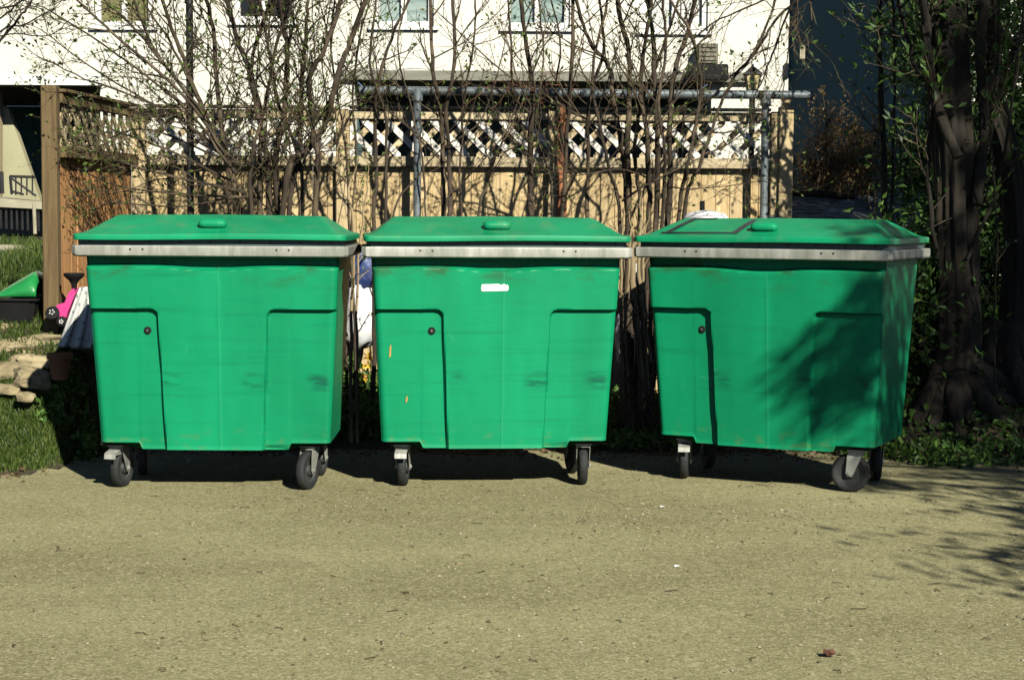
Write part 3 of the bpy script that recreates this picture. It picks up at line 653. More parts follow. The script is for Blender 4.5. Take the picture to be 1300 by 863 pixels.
def body_mesh():
    rows = 150; zt_, zb_ = 1.215, 0.215
    rs = []
    for k in range(rows + 1):
        t = k / rows; z = zb_ + (zt_ - zb_) * t
        tt = (z - 0.246) / (1.17 - 0.246)
        w = 0.587 + (0.636 - 0.587) * tt; y0 = 0.123 + (0.05 - 0.123) * tt; y1 = 0.77 + (0.83 - 0.77) * tt
        P = ring_rr(w, y0, y1, z, 0.034)
        x = P[:, 0]; y = P[:, 1]
        # corners are notched above the casters
        zbot = 0.215 + 0.033 * sstep(0.372, 0.388, np.abs(x))
        zz = zbot + (zt_ - zbot) * t
        P[:, 2] = zz
        fr = sstep(y0 + 0.05, y0 + 0.02, y)
        # recessed side panels with rounded inner top corner
        xe = 0.278 - 0.03 * (0.935 - zz) / 0.7
        rad = 0.035
        dx = np.abs(x) - xe; dz = (0.935 - 0.004 * np.abs(x)) - zz
        qx, qz = rad - dx, rad - dz
        sd = np.where((qx > 0) & (qz > 0), rad - np.sqrt(np.maximum(qx, 0) ** 2 + np.maximum(qz, 0) ** 2), np.minimum(dx, dz))
        rec = 0.032 * sstep(-0.004, 0.006, sd)
        # fade the recess out at the outer corners so the corner post stays whole
        # recessed neck under the rim with a bowed lower edge
        zn = 1.157 - 0.026 * np.exp(-(x / 0.2) ** 2) - 0.012 * np.abs(x) / .6
        neck = 0.05 * sstep(zn - 0.004, zn + 0.016, zz)
        bulge = -0.006 * np.cos(np.clip(x / 0.64, -1, 1) * math.pi / 2)          # front bows out slightly
        ridge = -0.0018 * np.exp(-((x - 0.035) / 0.006) ** 2) * sstep(1.1, 1.05, zz)
        lip = -0.004 * sstep(0.02, 0.0, zz - zbot)
        P[:, 1] = y + fr * (rec + neck + bulge + ridge + lip)
        rs.append([Vector(p) for p in P])
    b = MB(); b.rings(rs, capb=True, capt=True)
    return b.mesh('body', M['bin'], smooth=42)

def rect_ring(w, y0, y1, z, c=0.0):
    if c: return [Vector(p) for p in ((-w + c, y0, z), (w - c, y0, z), (w, y0 + c, z), (w, y1 - c, z), (w - c, y1, z), (-w + c, y1, z), (-w, y1 - c, z), (-w, y0 + c, z))]
    return [Vector(p) for p in ((-w, y0, z), (w, y0, z), (w, y1, z), (-w, y1, z))]

def bin_meshes():
    D = {}
    D['body'] = body_mesh()
    b = MB(); e = 0.006
    b.rings([rect_ring(0.6, 0.09, BD - .09, 1.199, 0.02), rect_ring(BW - 0.016, 0.012, BD - .012, 1.199, 0.02), rect_ring(BW - 0.004, 0.002, BD - .002, 1.206, 0.02), rect_ring(BW, 0, BD, 1.214, .02), rect_ring(BW, 0, BD, 1.249, .02),
             rect_ring(BW - 0.004, 0.003, BD - .003, 1.255, .02), rect_ring(BW - 0.045, 0.035, BD - .035, 1.2555, 0.02)], capb=True, capt=True)
    D['rim'] = b.mesh('rim', M['galv'], smooth=25)
    b = MB(); b.rings([rect_ring(BW - 0.028, 0.022, BD - .022, 1.2555, .02), rect_ring(BW - 0.028, 0.022, BD - .022, 1.287, .02)]); D['flange'] = b.mesh('flange', M['flange'])
    b = MB()
    for i in range(9): b.lathe([(0.006, 0), (0.006, 0.004), (0.002, 0.006)], 8, Matrix.Translation((-0.6 + i * 0.15, 0.022, 1.272)) @ Matrix.Rotation(R(90), 4, 'X'))
    D['rivets'] = b.mesh('rivets', M['black_metal'])
    # lid: lip, flare, hipped slopes, flat top
    prof = [(1.2875, .655, .012, .875, .03), (1.284, .672, -.012, .893, .03), (1.287, .679, -.018, .898, .03), (1.308, .681, -.02, .9, .03), (1.315, .677, -.016, .896, .03), (1.3175, .665, -.004, .884, .03), (1.321, .645, .02, .862, .03),
            (1.331, .622, .055, .83, .03), (1.37, .573, .18, .71, .025), (1.4, .532, .285, .612, .02), (1.407, .52, .312, .585, .02), (1.4085, .508, .335, .565, .02)]
    b = MB(); b.rings([[Vector(p) for p in ring_rr(w, y0, y1, z, r, 40, 12, 5)] for z, w, y0, y1, r in prof])
    b.v = [(x, y, z + .0022 * math.sin(5.1 * x + 1) + .0018 * math.sin(7 * y + 3 * x)) for x, y, z in b.v]
    D['lid'] = b.mesh('lid', M['bin'], smooth=38)
    # moulded grip: a rounded bar on the front slope
    b = MB(); rs = []
    nseg = 18
    for i in range(nseg + 1):
        t = i / nseg * 2 - 1; x = 0.073 * t
        e = (1 - abs(t) ** 5) ** 0.5 if abs(t) < 1 else 0.0
        rr = 0.004 + 0.022 * e
        rs.append([Vector((x, 0.100 + 1.35 * rr * math.cos(a), 1.364 + 1.05 * rr * math.sin(a))) for a in [2 * math.pi * j / 16 for j in range(16)]])
    b.rings(rs); D['handle'] = b.mesh('handle', M['bin'], smooth=50)
    b = MB(); b.lathe([(0.0195, 0), (0.0195, 0.003), (0.015, 0.0055), (0.004, 0.006)], 18, Matrix.Rotation(R(90), 4, 'X')); D['lock'] = b.mesh('lock_plug', M['black_plastic'])
    b = MB()
    for a in (0, 60, 120): b.box((0, -0.0072, 0), (0.0075, 0.002, 0.0016), Matrix.Rotation(R(a), 3, 'Y'))
    D['lock_star'] = b.mesh('lock_star', M['galv'])
    b = MB(); b.lathe([(0.0055, 0), (0.0055, 0.002), (0.003, 0.0025)], 10, Matrix.Rotation(R(90), 4, 'X')); D['hole_disc'] = b.mesh('hole_disc', M['black_metal'])  # flat black discs stand in for the dark inside open rim holes
    b = MB(); b.box((0, 0, 0.238), (0.16, 0.14, 0.022), bev=0.004); D['mount'] = b.mesh('caster_mount', M['black_plastic'])
    # caster, rolling along local +y, wheel trailing at y=+0.035
    b = MB(); b.box((0, 0, 0.221), (0.088, 0.085, 0.008)); b.lathe([(0.034, 0.204), (0.036, 0.217)], 16)
    tr = 0.035
    for s in (-1, 1):
        x = s * 0.034
        prof2 = [(-0.034, 0.213), (0.044, 0.213), (0.05, 0.185), (tr + 0.02, 0.1), (tr + 0.012, 0.084), (tr - 0.012, 0.084), (tr - 0.02, 0.1)]
        b.prism([(x - 0.002, y, z) for y, z in prof2], (0.004, 0, 0))
    b.box((0, 0.004, 0.2085), (0.072, 0.078, 0.006))
    D['caster'] = b.mesh('caster', M['galv'])
    rm = Matrix.Translation((0, tr, 0.1)) @ Matrix.Rotation(R(90), 4, 'Y')
    b = MB(); b.lathe([(0.066, -0.017), (0.072, -0.021), (0.086, -0.023), (0.094, -0.02), (0.099, -0.012), (0.1, 0), (0.099, 0.012), (0.094, 0.02), (0.086, 0.023), (0.072, 0.021), (0.066, 0.017)], 36, rm, closed=True); D['tyre'] = b.mesh('tyre', M['rubber'], smooth=40)
    b = MB(); b.lathe([(0.066, -0.016), (0.067, 0), (0.066, 0.016), (0.06, 0.016), (0.056, 0.008), (0.03, 0.008), (0.026, 0.02), (0.014, 0.022), (0.014, -0.022), (0.026, -0.02), (0.03, -0.008), (0.056, -0.008), (0.06, -0.016)], 30, rm, closed=True); D['hub'] = b.mesh('hub', M['hub'], smooth=30)
    b = MB(); b.tube([(-0.044, tr, 0.1), (0.044, tr, 0.1)], 0.007, 10); b.tube([(-0.041, tr, .1), (-0.036, tr, .1)], 0.013, 6); b.tube([(0.036, tr, .1), (0.041, tr, .1)], 0.013, 6); D['axle'] = b.mesh('axle_bolt', M['galv'])
    b = MB(); b.box((0, -0.065, 0.196), (0.062, 0.07, 0.005), Matrix.Rotation(R(14), 3, 'X'), 0); b.box((0, -0.098, 0.175), (0.062, 0.005, 0.03), Matrix.Rotation(R(-12), 3, 'X')); b.box((-0.022, -0.05, 0.188), (0.006, 0.06, 0.02)); b.box((0.022, -0.05, 0.188), (0.006, 0.06, 0.02)); D['pedal'] = b.mesh('brake_pedal', M['galv'])
    return D
BM = bin_meshes()
BG = 'green wheeled bins in a row'
def make_bin(x, y, rz, label, swivel, pedals, shift=0.0):
    t = thing('wheeled_bin', (x, y, 0), label, 'bin', BG, rz)
    for nm, k in (('body', 'body'), ('rim', 'rim'), ('flange', 'flange'), ('rivets', 'rivets'), ('lid', 'lid')):
        o = piece(nm, BM[k], t, (0, 0, 0))
        if nm == 'rivets': o.name = 'rivet_row'
        if nm == 'lid': lid = o
    piece('handle', BM['handle'], lid, (0, 0, 0))
    lk = piece('lock_plug', BM['lock'], t, (-0.332, 0.1052, 0.825)); lk.rotation_euler[0] = R(-4)
    piece('lock_star', BM['lock_star'], lk, (0, 0, 0))
    for xx in (-0.395, -0.333, 0.333, 0.395): piece('hole_disc', BM['hole_disc'], t, (xx, 0.0, 1.237))
    k = 0
    for cy in (0.25, 0.655):
        for cx in (-0.475, 0.475):
            if k == 0: cx -= shift
            piece('caster_mount', BM['mount'], t, (cx, cy, 0))
            c = piece('caster', BM['caster'], t, (cx, cy, 0), (0, 0, R(swivel[k]) - rz))
            for nm, kk in (('tyre', 'tyre'), ('hub', 'hub'), ('axle_bolt', 'axle')): piece(nm, BM[kk], c, (0, 0, 0))
            if k in pedals: piece('brake_pedal', BM['pedal'], c, (0, 0, 0))
            k += 1
    return t, lid
bin1, lid1 = make_bin(-1.511, 8.65, R(0.64), 'leftmost green wheeled bin, its right side beside the yellow flowers', (-14, 160, 10, -8), (0,), 0.04)
bin2, lid2 = make_bin(-0.072, 8.786, R(5.08), 'middle green wheeled bin with a torn white sticker on its front', (-3, 2, 4, 12), (0,))
bin3, lid3 = make_bin(1.256, 8.885, R(-25.87), 'right green wheeled bin turned at an angle, black tape on its lid', (-7, 72, 8, -4), (0,))
# sticker and scratches of the middle bin
def on_front(px, z):
    t = (z - 0.246) / (1.17 - 0.246); return 0.123 + (0.05 - 0.123) * t - 0.006 * math.cos(min(1, abs(px) / 0.64) * math.pi / 2)
def patch(pts, name, m, par, th=0.0015):
    q = MB(); q.prism([(x, on_front(x, z) - 0.0006, z) for x, z in pts], (0, -th, 0)); o = q.build(name, M[m], par, rel=False); return o
patch([(-0.08, 1.066), (-0.083, 1.04), (-0.078, 1.03), (0.052, 1.033), (0.058, 1.04), (0.057, 1.058), (0.05, 1.066), (0.045, 1.061), (0.037, 1.068), (0.026, 1.067), (0.018, 1.062), (0.008, 1.069)], 'sticker', 'sticker', bin2)
for x, z, h in ((-0.545, 0.685, 0.07), (-0.46, 0.45, 0.038)):
    q = MB(); y = on_front(x, z) + 0.032 - 0.0006; y2 = y - 0.079 * h; q.prism([(x - .004, y, z), (x + .005, y, z + .01), (x + .007, y - .079 * h, z + h), (x - .002, y - .079 * h, z + h * .8)], (0, -.002, 0)); q.build('paint_scratch', M['scratch'], bin2, rel=False)
# tape round the cracked corner of the right lid
def lidz(y): return np.interp(y, [0.02, 0.055, 0.18, 0.285, 0.312], [1.321, 1.331, 1.37, 1.4, 1.407])
def tape(pts):
    q = MB()
    for (x0, y0), (x1, y1), w in pts:
        d = Vector((x1 - x0, y1 - y0, 0)).normalized(); nn = Vector((-d.y, d.x, 0)) * w / 2
        cs = []; N = 8
        for i in range(N + 1):
            x, y = x0 + (x1 - x0) * i / N, y0 + (y1 - y0) * i / N
            jj = 1 + random.uniform(-.12, .12)
            for s in (1, -1): yy = y + s * nn.y * jj; cs.append(Vector((x + s * nn.x * jj, yy, lidz(yy) + 0.0015)))
        fs = [(2 * i, 2 * i + 2, 2 * i + 3, 2 * i + 1) for i in range(N)]
        q.add(cs + [c + Vector((0, 0, .002)) for c in cs], fs + [tuple(j + len(cs) for j in f[::-1]) for f in fs])
    q.build('tape_strip', M['tape'], lid3, rel=False)
tape([((-0.515, 0.06), (-0.45, 0.30), 0.026)])
tape([((-0.15, 0.045), (-0.11, 0.285), 0.034)])
tape([((-0.55, 0.052), (-0.13, 0.06), 0.016)])
tape([((-0.46, 0.30), (-0.33, 0.302), 0.02)])

# ------------------------------------------------------------------ woody plants
def smooth_path(P, n=5):
    P = [Vector(p) for p in P]; out = []
    Q = [P[0] * 2 - P[1]] + P + [P[-1] * 2 - P[-2]]
    for i in range(1, len(Q) - 2):
        for k in range(n):
            t = k / n; a, b_, c, d = Q[i - 1], Q[i], Q[i + 1], Q[i + 2]
            out.append(0.5 * ((2 * b_) + (c - a) * t + (2 * a - 5 * b_ + 4 * c - d) * t * t + (3 * b_ - a - 3 * c + d) * t ** 3))
    out.append(P[-1]); return out

class Shrub:
    def __init__(s, name, loc, label, cat, group=None, bark='bark', twig='twig', leaf='bud', leafsize=0.028, leafp=0.5):
        s.root = thing(name, loc, label, cat, group); s.br = MB(); s.tw = MB(); s.lv = []; s.ld = []; s.bark, s.twm, s.leaf, s.ls, s.lp = bark, twig, leaf, leafsize, leafp
    def stem(s, pts, r0, r1, nb=10, blen=0.6, sub=4, up=0.35, start=0.12, name='stem', spread=1.0, knobs=True):
        P = smooth_path(pts, 5); n = len(P)
        for i in range(1, n - 1): P[i] = P[i] + Vector([random.gauss(0, 1) * min(0.0035, r0 * 0.3) for _ in range(3)])
        rad = [(r0 + (r1 - r0) * (i / (n - 1)) ** 0.9) * (1 + (random.uniform(-.1, .16) if knobs else 0)) for i in range(n)]
        q = MB(); q.tube(P, rad, 8 if r0 > 0.012 else 5); q.build(name, M[s.bark], s.root, smooth=60)
        L = sum((P[i + 1] - P[i]).length for i in range(n - 1))
        for k in range(nb):
            t = start + (1 - start) * (k + random.random()) / nb
            i = min(n - 2, int(t * (n - 1))); f = t * (n - 1) - i
            p = P[i].lerp(P[i + 1], f); d = (P[i + 1] - P[i]).normalized()
            s.branch(p, d, blen * random.uniform(0.45, 1.15) * (1.1 - 0.4 * t), min(rad[i] * 0.5, 0.0055), 1, sub, up, spread)
        s.branch(P[-1], (P[-1] - P[-2]).normalized(), blen * 0.6, r1 * 0.8, 1, sub, up, 0.3)
    def branch(s, p, d, L, r, lev, sub, up, spread=1.0):
        a = Vector([random.gauss(0, 1) for _ in range(3)]); a = (a - d * a.dot(d)).normalized()
        ang = random.uniform(0.5, 1.1) * spread
        d = (d * math.cos(ang) + a * math.sin(ang)).normalized(); d.y *= 0.75
        n = 5 if lev == 1 else 3; P = [p]; step = L / n; dd = d.copy()
        for i in range(n):
            dd = (dd + Vector((random.gauss(0, .16), random.gauss(0, .13), random.gauss(0, .14) + up * 0.28))).normalized()
            P.append(P[-1] + dd * step)
        r = max(r, 0.0024 if lev == 1 else 0.0015)
        q = s.br if lev == 1 else s.tw
        q.tube(P, [r * (1 - 0.6 * i / n) for i in range(n + 1)], 5 if lev == 1 else 3, cap=False)
        if lev == 1:
            for k in range(sub):
                t = 0.15 + 0.85 * (k + random.random()) / sub; i = min(n - 1, int(t * n)); pp = P[i].lerp(P[i + 1], t * n - i)
                s.branch(pp, (P[i + 1] - P[i]).normalized(), L * random.uniform(0.25, 0.6), r * 0.55, 2, 0, up)
        for i in range(1, n + 1):
            if random.random() < s.lp * (0.5 if lev == 1 else 1):
                s.lv.append(tuple(P[i] + Vector([random.gauss(0, .004) for _ in range(3)]))); s.ld.append(tuple(dd))
        if random.random() < s.lp: s.lv.append(tuple(P[-1])); s.ld.append(tuple(dd))
    def done(s, aspect=0.5, fold=0.3):
        if s.br.n: s.br.build('branches', M[s.bark if s.bark != 'bark_dark' else 'bark'], s.root, smooth=80, kind='stuff')
        if s.tw.n: s.tw.build('twigs', M[s.twm], s.root, kind='stuff')
        if s.lv: leaf_cloud(np.array(s.lv), s.ls, aspect, 0.2, fold, np.array(s.ld)).build('leaves', M[s.leaf], s.root, kind='stuff')
        return s.root

def traced(shrub, px_pts, Y, w0, w1, to_ground=None, **kw):
    """a stem measured in the photo: pixel points at depth Y, widths in pixels; continued down to the soil and on above the frame"""
    n = len(px_pts); P = []
    for i, (x, y) in enumerate(px_pts): P.append(at(x, y, Y + 0.10 * math.sin(i * 1.9 + x * .01)))
    if to_ground is not None:
        bx, by = to_ground; g = Vector((at(bx, 300, by).x, by, 0)); g.z = tz(g.x, by) - 0.05
        P = [g, g.lerp(P[0], 0.55) + Vector((random.uniform(-.03, .03), 0, 0.02))] + P
    if px_pts[-1][1] <= 5:
        d = (P[-1] - P[-2]).normalized(); P.append(P[-1] + (d + Vector((random.uniform(-.15, .15), 0, .2))).normalized() * 0.5)
    k = Y / FPX / 2
    shrub.stem(P, w0 * k * .76, w1 * k * .74, **kw)

SG = 'bare shrubs in bud along the fence'
# --- leftmost shrub, long arching limbs to the left
Y = 10.75
A_ = Shrub('budding_shrub', (at(335, 300, Y).x, Y, 0.4), 'widest bare shrub, behind the left bin, arching branches reaching left', 'shrub', SG, leafp=0.42, leafsize=0.028)
G0 = (338, 10.8)
for pts, w0, w1, nb in (
    ([(296, 225), (268, 163), (250, 122), (228, 62), (205, -2)], 11, 6, 12),
    ([(290, 215), (283, 178), (275, 102), (270, 38), (262, -2)], 10, 6, 12),
    ([(342, 240), (330, 160), (317, 90), (301, 50), (288, -2)], 12, 7, 12),
    ([(330, 150), (318, 90), (330, 40), (342, -2)], 9, 5, 9),
    ([(350, 215), (360, 150), (364, 110), (364, 66), (356, -2)], 11, 7, 12),
    ([(372, 230), (381, 167), (383, 95), (388, 40), (392, -2)], 10, 5, 11),
    ([(364, 225), (390, 190), (411, 163), (422, 122), (431, 89), (445, 53), (464, -2)], 12, 8, 12),
    ([(404, 215), (399, 180), (394, 133), (394, 97), (417, 50), (433, -2)], 10, 7, 12),
    ([(318, 240), (322, 190), (338, 130), (350, 60), (372, -2)], 8, 4, 12),
    ([(384, 240), (376, 190), (356, 140), (346, 90), (330, -2)], 7, 4, 11)):
    traced(A_, pts, Y + random.uniform(-.15, .2), w0, w1, to_ground=(G0[0] + random.uniform(-30, 45), G0[1]), nb=nb + 7, blen=0.58, sub=8, start=0.2)
for pts, w0, w1 in (
    ([(300, 220), (240, 143), (150, 70), (60, 12)], 6, 2.5), ([(310, 212), (225, 150), (130, 95), (52, 38)], 5, 2), ([(286, 195), (232, 120), (145, 44), (95, -2)], 6, 3),
    ([(280, 190), (200, 136), (108, 100), (48, 72)], 5, 2), ([(300, 232), (210, 190), (130, 160), (62, 128)], 5, 2), ([(312, 244), (210, 222), (150, 205), (100, 182)], 5, 2),
    ([(312, 250), (220, 246), (150, 236), (98, 214)], 4, 2), ([(275, 165), (215, 90), (165, 30), (130, -2)], 6, 3), ([(262, 150), (200, 70), (170, -2)], 5, 3), ([(250, 122), (215, 52), (180, -2)], 5, 3),
    ([(280, 200), (190, 165), (140, 175), (85, 200)], 4, 1.6), ([(300, 250), (230, 262), (150, 258), (112, 268)], 4, 1.6)):
    traced(A_, pts, Y - random.uniform(0.0, .35), w0, w1, nb=14, blen=0.42, sub=6, up=0.1, start=0.12, name='limb')
A_.done()
# --- thin shrub left of the pipe upright
Y = 11.0
B1 = Shrub('budding_shrub', (at(480, 300, Y).x, Y, 0.4), 'slender bare shrub with two crooked stems left of the pipe upright', 'shrub', SG, leafp=0.3)
for pts, w0, w1, g in (([(475, 272), (478, 217), (476, 145), (482, 95), (500, 40), (520, -2)], 8, 4, 474), ([(490, 277), (490, 210), (489, 150), (470, 80), (478, -2)], 7, 3, 492), ([(446, 290), (452, 200), (448, 120), (458, 40), (470, -2)], 5, 3, 440),
                       ([(444, 310), (440, 200), (430, 130), (420, 60), (425, -2)], 5, 3, 448), ([(500, 270), (530, 225), (560, 190), (612, 150), (640, 60)], 4, 2, 497)):
    traced(B1, pts, Y + random.uniform(-.1, .15), w0, w1, to_ground=(g, Y), nb=8, blen=0.56, sub=5, start=0.46)
B1.done()
B2 = Shrub('budding_shrub', (at(570, 300, Y).x, Y, 0.4), 'bare shrub of straight twin stems right of the pipe upright', 'shrub', SG, leafp=0.28)
for pts, w0, w1, g in (([(563, 275), (562, 215), (559, 138), (550, 90), (546, -2)], 10, 5, 566), ([(572, 275), (570, 210), (567, 138), (577, 80), (575, -2)], 9, 5, 572), ([(585, 275), (584, 210), (590, 120), (602, 50), (604, -2)], 5, 3, 584),
                       ([(607, 275), (620, 230), (632, 190), (652, 155), (690, 60)], 6, 3, 600), ([(566, 262), (585, 235), (610, 208), (641, 168), (665, 110)], 4, 2, 566), ([(540, 275), (536, 200), (520, 130), (505, 60), (515, -2)], 4, 2.5, 548), ([(556, 200), (530, 175), (505, 150), (470, 130)], 4, 2, 562)):
    traced(B2, pts, Y + random.uniform(-.15, .1), w0, w1, to_ground=(g, Y) if pts[0][1] > 255 else None, nb=8, blen=0.56, sub=5, start=0.46)
B2.done()
C1 = Shrub('budding_shrub', (at(676, 300, Y).x, Y, 0.4), 'bare shrub with one stout upright stem before the reddish fence brace', 'shrub', SG, twig='twig_red', leafp=0.22)
for pts, w0, w1, g in (([(674, 275), (672, 210), (674, 150), (677, 122), (668, 60), (660, -2)], 12, 6, 676), ([(714, 275), (718, 210), (725, 88), (728, -2)], 9, 5, 716), ([(700, 260), (696, 215), (680, 160), (690, 80), (684, -2)], 4, 3, 696), ([(745, 260), (747, 190), (748, 130), (766, 60), (760, -2)], 8, 4, 748),
                       ([(676, 190), (654, 140), (650, 80), (645, -2)], 5, 3, 676), ([(720, 200), (705, 120), (712, 60), (700, -2)], 4, 2.5, 720), ([(760, 160), (700, 125), (640, 92), (560, 20)], 4, 2, 700), ([(800, 165), (740, 150), (690, 118), (655, 70)], 3.5, 1.8, 700)):
    traced(C1, pts, Y + random.uniform(-.15, .1), w0, w1, to_ground=(g, Y) if pts[0][1] > 250 else None, nb=8, blen=0.56, sub=5, start=0.46)
C1.done()
Y = 10.8
D1 = Shrub('budding_shrub', (at(815, 300, Y).x, Y, 0.35), 'dense many-stemmed bare shrub over the gap between middle and right bins', 'shrub', SG, leafp=0.24)
for pts, w0, w1, g in (([(798, 248), (796, 187), (799, 120), (798, 64), (783, -2)], 11, 7, 806), ([(795, 230), (789, 187), (777, 117), (774, 85), (748, 50), (731, -2)], 11, 5, 800), ([(824, 248), (822, 190), (821, 163), (812, 110), (822, 40), (826, -2)], 10, 5, 815),
                       ([(834, 248), (834, 163), (831, 100), (830, 58), (821, -2)], 10, 6, 830), ([(850, 240), (850, 163), (856, 93), (870, 50), (884, -2)], 11, 6, 822), ([(865, 248), (874, 210), (883, 158), (890, 110), (880, 50), (850, -2)], 8, 4, 835), ([(872, 250), (886, 215), (906, 158), (930, 100), (955, 70), (985, -2)], 7, 4, 838),
                       ([(812, 260), (806, 200), (814, 130), (838, 72), (862, -2)], 8, 4, 812), ([(785, 262), (772, 210), (762, 160), (752, 90), (772, -2)], 7, 4, 800), ([(842, 258), (844, 190), (836, 130), (846, 60), (840, -2)], 7, 4, 826), ([(790, 255), (815, 238), (842, 224), (880, 205)], 4, 2, None), ([(850, 238), (880, 240), (925, 236), (965, 230)], 3, 1.5, None), ([(830, 230), (790, 215), (740, 222), (700, 230)], 3, 1.5, None)):
    traced(D1, pts, Y + random.uniform(-.2, .2), w0, w1, to_ground=(g, Y) if g else None, nb=9, blen=0.58, sub=6, start=0.4)
D1.done()
# --- pale canes in the gaps between the bins
K1 = Shrub('cane_plant', (at(455, 480, 10.35).x, 10.35, 0.15), 'pale bare canes standing in the gap between left and middle bins', 'shrub', bark='bark_pale', leafp=0.5)
for x0, x1, w in ((446, 450, 5), (454, 456, 4)):
    P = [Vector((at(x0, 480, 10.35).x, 10.35, 0.05)), at((x0 + x1) / 2 - 2, 400, 10.35), at(x1, 315, 10.4), at(x1 + random.uniform(-12, 12), 240, 10.45)]
    K1.stem(P, w * 10.35 / FPX / 2, w * 10.35 / FPX / 3, nb=6, blen=0.25, sub=3)
K1.done()
K2 = Shrub('cane_plant', (at(808, 480, 10.3).x, 10.3, 0.15), 'weathered pale canes standing in the gap between middle and right bins', 'shrub', bark='bark_pale', leafp=0.1)
for pts, w in (([(816, 520), (812, 440), (804, 380), (803, 318)], 9), ([(790, 525), (789, 440), (788, 380), (790, 300)], 5), ([(822, 500), (818, 420), (812, 350), (814, 280)], 6), ([(798, 520), (796, 460), (794, 400), (800, 300)], 5), ([(826, 460), (820, 400), (816, 340), (818, 300)], 4)):
    K2.stem([at(x, y, 10.3) for x, y in pts], w * 10.3 / FPX / 2, w * 10.3 / FPX / 2.6, nb=5, blen=0.28, sub=3)
for k in range(46):
    x = random.uniform(780, 834); p = at(x, random.uniform(485, 540), random.uniform(10.1, 10.3)); p.z = max(p.z, tz(p.x, p.y))
    K2.tw.tube([p, p + Vector((random.uniform(-.07, .07), random.uniform(-.05, .05), random.uniform(.02, .11)))], 0.004, 3)
K2.done()

# --- twigs of a neighbouring tree poking in at the upper left
LT = Shrub('bare_tree', (-3.7, 10.4, 0.75), 'bare dark tree at far left whose branches poke into the top left corner', 'tree', bark='bark_dark', leafp=0.05)
LT.stem([(-3.75, 10.4, 0.6), (-3.72, 10.4, 1.5), (-3.6, 10.35, 2.3), (-3.65, 10.4, 3.2), (-3.6, 10.4, 4.2)], 0.06, 0.03, nb=6, blen=0.8, sub=4, name='trunk', start=.5)
for pts, w in (([(-90, 130), (0, 52), (24, 22), (42, -4)], 6), ([(-80, 110), (0, 40), (30, 32), (70, 10)], 4), ([(-60, 60), (2, 22), (18, 8), (30, -10)], 4), ([(-80, 100), (0, 46), (60, 46), (88, 26)], 3), ([(-60, 20), (5, 10), (36, -6)], 4)):
    traced(LT, pts, 10.2, w, w * .5, nb=8, blen=0.3, sub=4, name='limb')
LT.done()

# ------------------------------------------------------------------ the shady corner at right
def trunk(root, pts, rad, mat='bark_dark', n=16, name='trunk', ridges=True):
    P = smooth_path(pts, 8); m_ = len(P); rr = np.interp(np.linspace(0, 1, m_), np.linspace(0, 1, len(rad)), rad)
    q = MB(); nv = 52; rs = []
    for i, p in enumerate(P):
        ring = []
        for j in range(nv):
            a = 2 * math.pi * j / nv
            k = 1 + (0.09 * math.sin(5 * a + 0.8 * i * .2) + 0.07 * math.sin(13 * a + 1.4 * math.sin(i * .35)) + random.uniform(-.025, .025) if ridges else 0)
            if i < m_ * 0.2: k += 0.28 * (1 - i / (m_ * 0.2)) * max(0, math.sin(4 * a + 1)) 
            ring.append(Vector((p.x + rr[i] * k * math.cos(a), p.y + rr[i] * k * math.sin(a), p.z)))
        rs.append(ring)
    q.rings(rs); return q.build(name, M[mat], root, smooth=60)
YR = 10.75
T1 = Shrub('large_tree', (at(1215, 520, YR).x, YR, 0.3), 'thickest dark tree trunk with a flared base, right of the right bin', 'tree', bark='bark_dark', leafp=0.6, leaf='ivy', leafsize=0.06)
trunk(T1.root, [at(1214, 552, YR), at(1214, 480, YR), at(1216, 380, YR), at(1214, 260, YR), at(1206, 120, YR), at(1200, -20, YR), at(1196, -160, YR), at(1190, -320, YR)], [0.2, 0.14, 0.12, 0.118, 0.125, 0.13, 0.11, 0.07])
for pts, w0, w1 in (([(1240, 260), (1250, 160), (1244, 60), (1250, -2)], 20, 14), ([(1216, 200), (1186, 120), (1176, 40), (1172, -2)], 18, 12), ([(1240, 200), (1262, 130), (1290, 60), (1330, 0)], 12, 8), ([(1205, 150), (1165, 90), (1150, 40), (1140, -2)], 8, 5), ([(1240, 48), (1272, 46), (1300, 72), (1330, 110)], 6, 4), ([(1228, 330), (1262, 250), (1282, 150), (1296, 40), (1300, -2)], 6, 4), ([(1190, 330), (1178, 230), (1181, 120), (1170, 10)], 8, 6), ([(1256, 200), (1266, 90), (1268, -2)], 4, 3)):
    traced(T1, pts, YR + random.uniform(-.2, .3), w0, w1, nb=12, blen=0.5, sub=4, name='limb')
T1.done(aspect=.5)
T2 = Shrub('large_tree', (at(1285, 520, YR).x, YR + 0.2, 0.3), 'gnarled dark trunk at the right edge beside the thickest trunk', 'tree', bark='bark_dark', leafp=0.4, leaf='ivy', leafsize=0.05)
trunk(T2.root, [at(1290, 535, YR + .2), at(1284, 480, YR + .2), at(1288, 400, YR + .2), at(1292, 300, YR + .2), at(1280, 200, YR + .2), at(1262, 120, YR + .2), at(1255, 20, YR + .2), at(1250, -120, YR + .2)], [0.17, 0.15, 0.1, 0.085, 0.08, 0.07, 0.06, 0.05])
for pts, w0, w1 in (([(1264, 500), (1262, 400), (1266, 300), (1258, 180)], 4, 3), ([(1256, 480), (1225, 468), (1200, 455), (1182, 438)], 3, 2), ([(1195, 500), (1172, 430), (1192, 370)], 3, 2)):
    traced(T2, pts, YR - .25, w0, w1, nb=4, blen=0.25, sub=2, name='limb')
T2.done()
T3 = Shrub('slim_tree', (at(1121, 400, 11.2).x, 11.2, 0.5), 'slim straight dark trunk rising left of the thickest trunk', 'tree', bark='bark_dark', leafp=0.12, leaf='ivy', leafsize=0.035)
